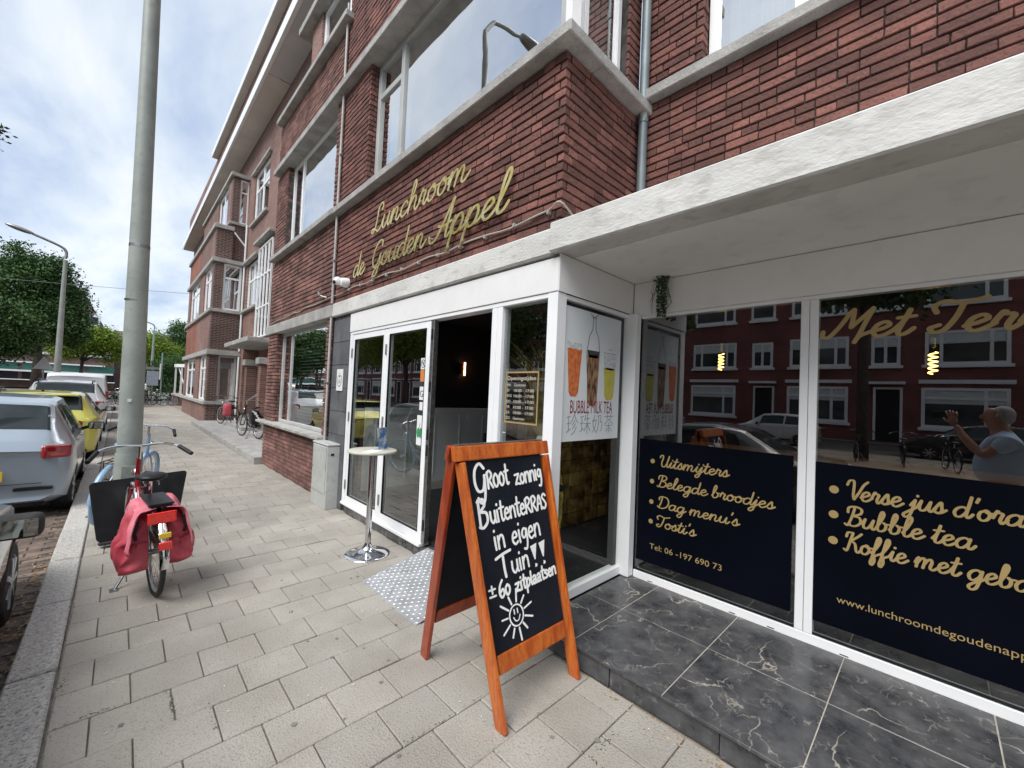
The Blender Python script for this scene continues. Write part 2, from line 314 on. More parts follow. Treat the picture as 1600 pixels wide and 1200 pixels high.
def marble(name):
    mt, nt, b = base_mat(name); N = nt.nodes.new; L = nt.links.new
    g = N('ShaderNodeNewGeometry'); at = N('ShaderNodeAttribute'); at.attribute_name = 'tone'
    off = N('ShaderNodeVectorMath'); off.operation = 'SCALE'; off.inputs[0].default_value = (3.1, 2.3, 0); L(at.outputs['Fac'], off.inputs['Scale'])
    ps = N('ShaderNodeVectorMath'); ps.operation = 'ADD'; L(g.outputs['Position'], ps.inputs[0]); L(off.outputs[0], ps.inputs[1])
    def vein(scale, wid, dist, det, amp):
        n = N('ShaderNodeTexNoise'); n.inputs['Scale'].default_value = scale; n.inputs['Detail'].default_value = det; n.inputs['Distortion'].default_value = dist; L(ps.outputs[0], n.inputs['Vector'])
        s_ = N('ShaderNodeMath'); s_.operation = 'SUBTRACT'; s_.inputs[1].default_value = .5; L(n.outputs['Fac'], s_.inputs[0])
        a_ = N('ShaderNodeMath'); a_.operation = 'ABSOLUTE'; L(s_.outputs[0], a_.inputs[0])
        n2 = N('ShaderNodeTexNoise'); n2.inputs['Scale'].default_value = scale*1.7; n2.inputs['Detail'].default_value = 3; L(ps.outputs[0], n2.inputs['Vector'])
        mk = N('ShaderNodeMapRange'); mk.inputs[1].default_value = .46; mk.inputs[2].default_value = .58; L(n2.outputs['Fac'], mk.inputs[0])
        r_ = N('ShaderNodeMapRange'); r_.inputs[1].default_value = 0; r_.inputs[2].default_value = wid; r_.inputs[3].default_value = amp; r_.inputs[4].default_value = 0; L(a_.outputs[0], r_.inputs[0])
        m_ = N('ShaderNodeMath'); m_.operation = 'MULTIPLY'; L(r_.outputs[0], m_.inputs[0]); L(mk.outputs[0], m_.inputs[1]); return m_.outputs[0]
    v1 = vein(1.5, .006, .35, 7, .85); v2 = vein(3.4, .007, .3, 6, .6); v3 = vein(8, .014, .3, 5, .28)
    mxx = N('ShaderNodeMath'); mxx.operation = 'MAXIMUM'; L(v1, mxx.inputs[0]); L(v2, mxx.inputs[1])
    mx2 = N('ShaderNodeMath'); mx2.operation = 'MAXIMUM'; L(mxx.outputs[0], mx2.inputs[0]); L(v3, mx2.inputs[1])
    n = N('ShaderNodeTexNoise'); n.inputs['Scale'].default_value = 7; n.inputs['Detail'].default_value = 12; n.inputs['Roughness'].default_value = .68; L(ps.outputs[0], n.inputs['Vector'])
    cr = N('ShaderNodeValToRGB'); e = cr.color_ramp.elements; e[0].position = .35; e[0].color = (.034, .036, .041, 1); e[1].position = .72; e[1].color = (.125, .125, .128, 1); L(n.outputs['Fac'], cr.inputs[0])
    mu = N('ShaderNodeMix'); mu.data_type = 'RGBA'; L(mx2.outputs[0], mu.inputs[0]); L(cr.outputs[0], mu.inputs[6]); mu.inputs[7].default_value = (.50, .46, .39, 1)
    L(mu.outputs[2], b.inputs['Base Color']); b.inputs['Roughness'].default_value = .42
    r_ = N('ShaderNodeMapRange'); r_.inputs[3].default_value = .18; r_.inputs[4].default_value = .42; L(n.outputs['Fac'], r_.inputs[0]); L(r_.outputs[0], b.inputs['Roughness'])
    return mt
M_marble = marble('black_marble')
# ------------------------------------------------------------------ ground, pavement, kerb, road
g = MB().box(-300, 300, -300, 500, -1.2, -.14).build('ground', M_ground); structure(g)
road = MB().box(-6.6, -.345, -30, 34, -.139, -.112).build('road', M_road); structure(road)
side = MB().box(-.15, 12, -30, 34.5, -.138, -.014).build('pavement', M_sand); structure(side)
kerb = MB().box(-.335, -.1502, -30, 34.5, -.137, -.016).build('kerb', M_mortar_l); structure(kerb)
far_road = MB().box(-60, 60, 34.6, 46, -.139, -.105).build('cross_road', M_road); structure(far_road)
med = MB().box(-14, -6.7, -40, 34, -.1385, -.03).build('central_path', M_sand); structure(med)
PV = variants(18, (.2785, .2625, .05), .0016, .0035, 'paver', M_paver, 3)
PVh = variants(6, (.134, .260, .05), .0016, .0035, 'paver', M_paver, 5)
items = []
r_ = random.Random(11)
for k in range(-9, 112):
    yc = 1.86+.268*k+.134
    off = -.017 if k % 2 == 0 else .121
    xs = []; x = off-.284
    j = 0
    while x < (1.99 if yc < 9.1 else 3.35):
        a, b = x, x+.284
        lo, hi = -.147, (2.02 if yc < 1.72 else (2.14 if yc < 9.2 else (1.98 if yc < 19 else 2.44)))
        if yc < 1.72: hi = 1.978
        a2, b2 = max(a, lo), min(b, hi)
        if b2-a2 > .035:
            me = r_.choice(PV); z = -.025+r_.uniform(-.0022, .0022)
            M = TR((a2+b2)/2, yc, z, 0, ((b2-a2-.0055)/.2785, 1, 1)) @ Matrix.Rotation(r_.uniform(-.004, .004), 4, 'Z') @ Matrix.Rotation(r_.uniform(-.005, .005), 4, 'X') @ Matrix.Rotation(r_.uniform(-.005, .005), 4, 'Y')
            items.append((M, me, .27))
        x = b
pieces(side, 'paver', items, 300, M_paver)
KB = variants(8, (.176, .93, .12), .003, .008, 'kerb_stone', M_kerb, 9)
items = [(TR(-.247, -1.02+.942*k, -.060+r_.uniform(-.002, .002)), r_.choice(KB), .5) for k in range(-2, 37)]
pieces(kerb, 'kerb_stone', items, 300, M_kerb)
KL = variants(12, (.188, .088, .05), .003, .005, 'clinker', M_klink, 12)
items = []
for k in range(-10, 205):
    for q in range(9):
        x = -.342-.097-.197*q-(.0985 if k % 2 else 0)
        items.append((TR(x, -1+.0965*k, -.1265+r_.uniform(-.002, .002), r_.uniform(-.02, .02)), r_.choice(KL), .12))
pieces(road, 'clinker', items, 300, M_klink)
# litter: dry leaves and petals in the gutter and between the tiles
lf = {}
M_leaf1 = pm('dry_leaf', (.26, .13, .05), (.50, .38, .22), -40, .9); M_leaf2 = pm('moss', (.05, .075, .02), (.10, .14, .04), -40, .95, bump=1, bscale=200)
b = MB()
def leaf(b, x, y, z, s):
    a = r_.uniform(0, 6.28); c_, s_ = math.cos(a)*s, math.sin(a)*s
    h = [r_.uniform(.001, .012)*s/.02 for _ in range(4)]
    b.add([(x-c_, y-s_, z+h[0]), (x+s_*.5, y-c_*.5, z+h[1]), (x+c_, y+s_, z+h[2]), (x-s_*.5, y+c_*.5, z+h[3])], [(0, 1, 2, 3)])
for i in range(520):
    y = r_.uniform(1.2, 12) if i % 2 else r_.gauss(4.4, .9); leaf(b, -.345-abs(r_.gauss(0, .07)), y, -.098, r_.uniform(.006, .02))
for i in range(260): leaf(b, r_.uniform(-.15, 2.0), r_.uniform(.8, 13), .002, r_.uniform(.002, .008))
M_petal = 0
for i in range(30): leaf(b, r_.gauss(.4, .06), r_.gauss(.4, .1)+6, .002, .01)
for i in range(70): leaf(b, 1.95+r_.uniform(-.05, .03), r_.uniform(.3, 1.2), .002, r_.uniform(.004, .01))
for i in range(160): leaf(b, r_.gauss(1.75, .15), r_.gauss(8.1, .5), .002, r_.uniform(.005, .014))
o = b.build('fallen_leaves', M_leaf1, norm=False); tagit(o, 'dry leaves and petals scattered along the kerb and pavement', 'leaves', kind='stuff')
b = MB()
for i in range(240): leaf(b, r_.uniform(-.3, 2.0), r_.uniform(.7, 9), .003, r_.uniform(.003, .009))
o = b.build('petals', pm('pale_petal', (.55, .52, .42), (.72, .7, .62), -40, .8), norm=False); tagit(o, 'pale petals and seed husks strewn over the pavement', 'petals', kind='stuff')
b = MB()
for (x, y, n, sx, sy) in [(-.13, 3.05, 60, .012, .05), (-.02, 2.68, 45, .05, .006), (.26, 2.5, 45, .006, .06), (-.145, 2.4, 60, .006, .3), (1.7, 1.02, 60, .05, .012), (1.9, .95, 50, .06, .03), (-.146, 3.9, 60, .006, .3), (.39, 2.3, 30, .005, .05), (1.1, 1.6, 40, .2, .006), (1.55, 1.0, 30, .006, .08), (-.1, 5.3, 40, .06, .1)]:
    for i in range(n): leaf(b, r_.gauss(x, sx), r_.gauss(y, sy), .0, r_.uniform(.002, .006))
o = b.build('moss', M_leaf2, norm=False); tagit(o, 'small tufts of moss growing in the pavement joints', 'moss', kind='stuff')

b = MB()
for i in range(75):
    x, y, s = r_.uniform(-.1, 1.95), r_.uniform(.8, 9), r_.uniform(.006, .014); b.prism([(x+s*math.cos(a)*r_.uniform(.8, 1.1), y+s*math.sin(a)) for a in np.linspace(0, 5.6, 9)], Matrix.Translation((0, 0, .0012)), .0014)
o = b.build('gum_spots', pm('old_gum', (.15, .14, .125), (.22, .205, .185), -9, .9)); tagit(o, 'dark old chewing gum spots trodden flat on the pavement', 'gum', kind='stuff')
# ------------------------------------------------------------------ brickwork
def vset(mat, seed):
    return {'s': variants(16, (.206, .05, .052), .0022, .003, 'brick', mat, seed), 'h': variants(8, (.098, .05, .052), .0022, .003, 'brick', mat, seed+1)}
VB, VN = vset(M_brick, 21), vset(M_brick_n, 31)
def bricks(items, V, ori, c, u0, u1, z0, z1, alt0=None, alt1=None, course=.0665, seed=1):
    r = random.Random(seed); n = max(1, round((z1-z0)/course)); ch = (z1-z0)/n
    for k in range(n):
        a0 = u0+(alt0[k % 2] if alt0 else 0); a1 = u1-(alt1[k % 2] if alt1 else 0)
        u = a0-r.choice([0, 0, .05, .107]); zc = z0+ch*(k+.5)
        while u < a1-.02:
            t = 's' if r.random() < .64 else 'h'; ln = .215 if t == 's' else .107
            b0, b1 = max(u, a0), min(u+ln, a1)
            if a1-b1 < .04: b1 = a1
            if b1-b0 > .03:
                w_ = b1-b0-.0065; sc = w_/(.206 if t == 's' else .098)
                d = c+.025+r.uniform(-.003, .003)
                M = TR((b0+b1)/2, d, zc, 0, (sc, 1, (ch-.0145)/.052)) if ori == 'y' else TR(d, (b0+b1)/2, zc, -PI/2, (sc, 1, (ch-.0145)/.052))
                items.append((M, r.choice(V[t]), .2*min(1, sc)))
                u = b1
            else: u += ln
def wall(parent, name, mat, x0, x1, y0, y1, z0, z1): return MB().box(x0, x1, y0, y1, z0, z1).build(name, mat, parent)
def frame_mb(b, ori, c, u0, u1, z0, z1, fw, d, mull=(), tran=(), fb=None):
    """rectangular frame of butt-jointed bars; c = outer face, d = depth"""
    def bar(a0, a1, h0, h1, e=0):
        if ori == 'x': b.box(c+e, c+d, a0, a1, h0, h1)
        else: b.box(a0, a1, c+e, c+d, h0, h1)
    fb = fb or fw
    bar(u0, u0+fw, z0, z1); bar(u1-fw, u1, z0, z1); bar(u0+fw, u1-fw, z0, z0+fb); bar(u0+fw, u1-fw, z1-fw, z1)
    for m_ in mull: bar(m_-fw/2, m_+fw/2, z0+fb, z1-fw, .003)
    for (a0, a1, h) in tran: bar(a0, a1, h-fw/2, h+fw/2, .006)
def window(parent, ori, c, u0, u1, z0, z1, fw=.06, d=.06, mull=(), tran=(), fmat=None, gmat=None, curtain=None, name='window', label=None, dark=.5, cmat=None):
    b = MB(); frame_mb(b, ori, c, u0, u1, z0, z1, fw, d, mull, tran)
    f = b.build(name, fmat or M_white, parent, bevel=.004, label=label)
    e = d*.45
    edges = [u0+fw]+sorted(mull)+[u1-fw]
    for a0, a1 in zip(edges[:-1], edges[1:]):
        q = MB(); h0, h1 = z0+fw*.9, z1-fw*.9
        if ori == 'x': q.box(c+e, c+e+.012, a0-.002, a1+.002, h0, h1)
        else: q.box(a0-.002, a1+.002, c+e, c+e+.012, h0, h1)
        q.build('pane', gmat or M_glass, f)
    if curtain is not None:
        for (a0, a1, h0, h1, dd) in curtain:
            # wavy cloth hanging behind the glass
            n = max(4, int((a1-a0)/.03)); vs = []; fs = []
            for i in range(n+1):
                u = a0+(a1-a0)*i/n; w_ = c+d+dd+.012*math.sin(i*1.9)+.006*math.sin(i*.7)
                for h in (h0, h1):
                    for t_ in (0, .004): vs.append((w_+t_, u, h) if ori == 'x' else (u, w_+t_, h))
            for i in range(n):
                o_ = i*4; fs += [(o_, o_+4, o_+6, o_+2), (o_+1, o_+3, o_+7, o_+5)]
            q = MB(); q.add(vs, fs); q.build('curtain', cmat or M_curtain, f, smooth=True)
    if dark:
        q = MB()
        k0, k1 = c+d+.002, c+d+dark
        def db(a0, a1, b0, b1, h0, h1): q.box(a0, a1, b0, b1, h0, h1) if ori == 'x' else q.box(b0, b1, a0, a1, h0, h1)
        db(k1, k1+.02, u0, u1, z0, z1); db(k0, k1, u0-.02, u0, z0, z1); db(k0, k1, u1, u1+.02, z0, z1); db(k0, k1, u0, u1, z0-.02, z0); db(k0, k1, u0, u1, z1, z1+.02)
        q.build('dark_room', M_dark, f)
    return f

# ------------------------------------------------------------------ the lunchroom building
SB = thing('lunchroom_building', 'corner lunchroom with white shop front, black marble step and red brick above', 'building', (2.1, 1.77, 0))
it = []
sp = wall(SB, 'wall', M_mortar, 2.118, 2.5, 1.79, 5.80, 2.70, 3.96)
bricks(it, VB, 'x', 2.1, 1.775, 5.795, 2.715, 3.95, alt0=(0, .059), seed=3)
bricks(it, VB, 'y', 1.775, 2.1, 3.09, 2.715, 3.95, alt0=(.059, 0), seed=4)
wall(SB, 'wall', M_mortar, 2.505, 3.3, 1.793, 2.4, 2.70, 3.955)
wall(SB, 'wall', M_mortar, 2.118, 2.42, 5.0, 5.797, 4.04, 5.69)
bricks(it, VB, 'x', 2.1, 4.985, 5.795, 4.04, 5.68, alt0=(0, .059), seed=5)
bricks(it, VB, 'y', 4.985, 2.1, 2.2, 4.04, 5.68, alt0=(.059, 0), seed=6)
wall(SB, 'wall', M_mortar, 2.118, 2.42, 1.79, 5.8, 5.79, 9.0)
bricks(it, VB, 'x', 2.1, 2.6, 5.795, 5.80, 7.6, seed=7)
wall(SB, 'wall', M_mortar, 3.118, 3.4, -4, 1.78, 2.60, 4.06)
bricks(it, VB, 'x', 3.1, -1.6, 1.765, 2.75, 4.05, seed=8)
wall(SB, 'wall', M_mortar, 3.12, 3.5, 1.275, 1.775, 4.15, 7)
bricks(it, VB, 'x', 3.1, 1.265, 1.765, 4.15, 6.2, alt0=(0, .059), seed=9)
bricks(it, VB, 'y', 1.265, 3.1, 3.2, 4.15, 6.2, alt0=(.059, 0), seed=10)
bricks(it, VB, 'y', 1.79, 2.9, 3.09, 4.05, 6.2, seed=13)
wall(SB, 'wall', M_mortar, 2.9, 3.119, 1.81, 2.2, 4.04, 7)
pieces(sp, 'brick', it, 300, M_brick)
# concrete bands, sills, canopy
bx('concrete_band', M_concw, SB, 2.07, 2.45, 1.83, 5.80, 2.525, 2.712, bevel=.012)
def sill_slab(parent, name, mat, x0, x1, y0, y1, z0, z1, bevel=.01): return bx(name, mat, parent, x0, x1, y0, y1, z0, z1, bevel=bevel)
b = MB().box(2.0, 2.4, 1.67, 5.81, 3.955, 4.042).box(2.401, 3.12, 1.67, 2.0, 3.955, 4.042); b.build('window_sill', M_conc, SB, bevel=.008)
bx('concrete_beam', M_conc, SB, 1.99, 2.6, 1.6, 5.85, 5.685, 5.79, bevel=.008)
bx('window_sill', M_conc, SB, 3.02, 3.3, -4, 1.715, 4.055, 4.145, bevel=.008)
cn = bx('canopy', M_concw, SB, 2.045, 2.25, -4, 1.825, 2.532, 2.735, bevel=.01)
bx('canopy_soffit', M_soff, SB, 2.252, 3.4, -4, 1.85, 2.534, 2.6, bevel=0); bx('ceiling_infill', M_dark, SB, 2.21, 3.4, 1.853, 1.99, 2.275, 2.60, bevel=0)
# upper windows
window(SB, 'x', 2.2, 1.86, 4.985, 4.042, 5.685, .075, .07, mull=(4.36,), tran=((4.4, 4.91, 5.26),), fmat=M_grey, gmat=M_glass_up, curtain=[(4.42, 4.9, 4.1, 5.2, .1)], dark=0, label='wide grey window with a narrow casement at its far end')
window(SB, 'y', 1.86, 2.27, 2.89, 4.042, 5.685, .05, .06, mull=(2.42,), gmat=M_glass_up, curtain=[(2.55, 2.86, 4.1, 5.6, .06)], dark=0)
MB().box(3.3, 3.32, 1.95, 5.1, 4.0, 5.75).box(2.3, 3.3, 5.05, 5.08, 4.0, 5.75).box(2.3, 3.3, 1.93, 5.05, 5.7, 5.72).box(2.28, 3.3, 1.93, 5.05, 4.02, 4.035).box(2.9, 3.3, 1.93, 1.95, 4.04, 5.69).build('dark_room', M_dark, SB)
bx('corner_post', M_white, SB, 2.16, 2.268, 1.80, 1.858, 4.042, 5.685)
window(SB, 'x', 3.2, -2.2, 1.26, 4.145, 5.9, .07, .07, mull=(.66, .1), gmat=M_glass_up, curtain=[(-2, 1.2, 4.2, 5.8, .2)], dark=.6)
# grey slate tile pier
tp = wall(SB, 'tiled_pier', M_mortar, 2.112, 2.3, 5.215, 5.76, 0, 2.515)
TV = variants(6, (.262, .02, .30), .001, .002, 'wall_tile', M_slate, 41)
it = []
for k in range(8):
    for q in range(2): it.append((TR(2.107, 5.352+.27*q, .17+.307*k, -PI/2, (1, 1, 1)), r_.choice(TV), .28))
pieces(tp, 'wall_tile', it, 300, M_slate)
# white fascia boards
bx('fascia_board', M_whiteb, SB, 2.095, 2.2, 1.772, 4.02, 2.272, 2.505, bevel=.003); bx('fascia_board', M_whiteb, SB, 2.095, 2.2, 4.024, 5.21, 2.272, 2.505, bevel=.003)
bx('fascia_board', M_whiteb, SB, 2.1, 3.075, 1.7645, 1.771, 2.272, 2.528, bevel=.0008)
bx('fascia_board', M_whiteb, SB, 3.08, 3.16, -4, 1.764, 2.26, 2.530, bevel=.003)
# shop front frames, ori x at 2.1
ff = MB()
ff.box(2.1, 2.2, 1.772, 1.862, .13, 2.27)                 # corner post
ff.box(2.103, 2.2, 1.863, 5.208, 2.235, 2.269)            # head
ff.box(2.103, 2.2, 2.325, 2.385, .13, 2.234); ff.box(2.103, 2.19, 2.388, 2.447, .13, 2.234)
ff.box(2.103, 2.2, 5.14, 5.208, .13, 2.234)
ff.box(2.085, 2.2, 3.33, 5.208, .098, .129)               # sill under the doors
ff.box(2.103, 2.2, 1.863, 2.324, .13, .2)
fo = ff.build('shop_front_frame', M_white, SB, bevel=.004)
q = MB().box(2.135, 2.147, 1.863, 2.325, .2, 2.235).build('pane', M_glass, fo)
f2 = MB(); f2.box(2.203, 3.02, 1.775, 1.85, .13, .2); f2.box(2.203, 3.02, 1.775, 1.85, 2.235, 2.269); f2.box(3.02, 3.1, 1.70, 1.85, .13, 2.269)
f2.box(2.19, 2.202, 1.775, 1.85, .2, 2.235)
fo2 = f2.build('shop_front_frame', M_white, SB, bevel=.004); MB().box(2.2, 3.022, 1.80, 1.812, .2, 2.236).build('pane', M_glass_c, fo2)
q = MB().box(2.203, 2.24, 1.851, 1.87, .2, 2.235).box(2.97, 3.018, 1.813, 1.87, .2, 2.235).box(2.24, 2.97, 1.813, 1.86, 2.19, 2.235).build('inner_seal', M_blackp, fo2)
f3 = MB(); f3.box(3.1, 3.17, -4, 1.699, .10, .178); f3.box(3.085, 3.17, -4, 1.699, .076, .098); f3.box(3.1, 3.17, -4, 1.699, 2.235, 2.259)
f3.box(3.1, 3.17, .505, .549, .18, 2.234); f3.box(3.1, 3.17, .552, .596, .18, 2.234); f3.box(3.1, 3.17, -2.2, -2.1, .18, 2.234)
fo3 = f3.build('shop_front_frame', M_white, SB, bevel=.003)
for (a, c_) in ((.596, 1.70), (-2.1, .505)): MB().box(3.115, 3.127, a, c_, .178, 2.235).build('pane', M_glass, fo3)
q = MB()
for y in (1.55, .95, .72, .35, -.4): q.box(3.0985, 3.101, y-.02, y+.02, .128, .133)
q.build('drain_slot', M_blackp, fo3)
MB().box(3.107, 3.1145, .598, 1.695, .183, .196).box(3.107, 3.1145, -2.09, .503, .183, .196).build('gasket', M_blackp, fo3)
# marble plinth and step
pl_ = MB().box(2.125, 2.3, 1.79, 5.21, 0, .095).build('plinth', M_mortar, SB)
TM = variants(8, (.552, .012, .092), .0006, .001, 'marble_tile', M_marble, 51)
pieces(pl_, 'marble_tile', [(TR(2.118, 2.07+.558*k, .047, -PI/2), r_.choice(TM), .5) for k in range(6)], 300, M_marble)
st = MB().box(2.0, 3.2, -4, 1.765, 0, .108).build('marble_step', M_mortar, SB)
TT = variants(12, (.578, .553, .016), .0006, .0012, 'marble_tile', M_marble, 52)
it = []
for k in range(11):
    yc = 1.467+.28-.56*k
    y0, y1 = (1.467, 1.762) if k == 0 else (yc-.28, yc+.28)
    for (x0, x1) in ((1.966, 2.548), (2.551, 3.084)):
        it.append((TR((x0+x1)/2, (y0+y1)/2, .121+r_.uniform(-.0008, .0008), 0, ((x1-x0-.002)/.578, (y1-y0-.005)/.553, 1)), r_.choice(TT), .5))
TRS = variants(8, (.553, .016, .104), .0006, .001, 'marble_tile', M_marble, 53)
for k in range(10):
    y1 = 1.765-.56*k if k else 1.765
    it.append((TR(1.991+(.006 if k == 1 else 0), y1-.28, .054, -PI/2+(0.012 if k == 1 else 0)), r_.choice(TRS), .5))
pieces(st, 'marble_tile', it, 300, M_marble)
MB().box(1.975, 3.09, -4, 1.755, .1125, .1268).build('grout', pm('grout', (.38, .35, .29), (.5, .46, .4), -20, .9), st)
# folding glass doors
def leaf_door(y0, y1, x0, handle, stickers=None):
    b = MB(); frame_mb(b, 'x', x0, y0, y1, .132, 2.232, .068, .055, fb=.09)
    d = b.build('glass_door', M_white, SB, bevel=.005)
    MB().box(x0+.02, x0+.032, y0+.066, y1-.066, .22, 2.166).build('pane', M_glass, d)
    b = MB()
    frame_mb(b, 'x', x0-.001, y0+.066, y1-.066, .219, 2.167, .008, .02); b.build('gasket', M_blackp, d)
    for z in (.35, 1.2, 2.0): MB().box(x0-.014, x0-.001, handle-.012, handle+.012, z-.06, z+.06).build('hinge', M_steel, d, bevel=.003)
    return d
dA = leaf_door(3.34, 4.225, 2.11, 4.21); dB = leaf_door(4.23, 5.135, 2.11, 5.125)
MB().box(2.112, 2.165, 3.285, 3.335, .135, 2.23).build('door_edge_strip', M_steel, dA, bevel=.003)
for z in (.3, 1.0, 1.15, 1.6, 2.1): MB().box(2.105, 2.112, 3.296, 3.322, z-.05, z+.05).build('lock_plate', M_blackp, dA)
# interior
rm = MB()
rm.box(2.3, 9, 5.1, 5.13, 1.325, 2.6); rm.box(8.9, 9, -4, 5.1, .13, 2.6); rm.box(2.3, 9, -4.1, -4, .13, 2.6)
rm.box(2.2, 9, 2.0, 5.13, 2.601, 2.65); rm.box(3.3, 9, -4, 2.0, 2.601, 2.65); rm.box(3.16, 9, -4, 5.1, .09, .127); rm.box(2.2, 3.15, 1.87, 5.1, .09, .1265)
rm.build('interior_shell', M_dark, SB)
wn = MB().box(2.3, 9, 5.08, 5.099, .25, 1.32).build('wainscot', M_whiteb, SB)
b = MB(); 
for i in range(14): b.box(2.45+.45*i, 2.47+.45*i, 5.07, 5.079, .35, 1.22)
b.box(2.3, 9, 5.065, 5.079, 1.222, 1.25); b.build('wainscot_batten', M_whiteb, wn)
MB().box(3.95, 4.03, 5.066, 5.0785, 1.16, 1.24).build('wall_socket', M_white, wn, bevel=.004)
# gold tiled wall behind the return window
gt = MB().box(2.9, 4.6, 2.8, 2.9, .13, 1.3).build('gold_tile_wall', M_mortar, SB)
M_gtile = pm('gold_tile', (.22, .12, .03), (.75, .50, .16), -7, .25, metal=.35, tone=.5, bump=.4, bscale=25)
GT = variants(8, (.14, .01, .14), .001, .002, 'gold_tile', M_gtile, 61)
pieces(gt, 'gold_tile', [(TR(2.98+.146*i, 2.795, .21+.146*k), r_.choice(GT), .14) for i in range(11) for k in range(8)], 300, M_gtile)
# counter behind the navy film
ct = MB().box(3.2, 3.9, -3, 1.5, 1.165, 1.205).build('window_counter', pm('counter_wood', (.30, .13, .04), (.42, .2, .07), 4, .4, stretch=(8, 1, 1)), SB, bevel=.004)
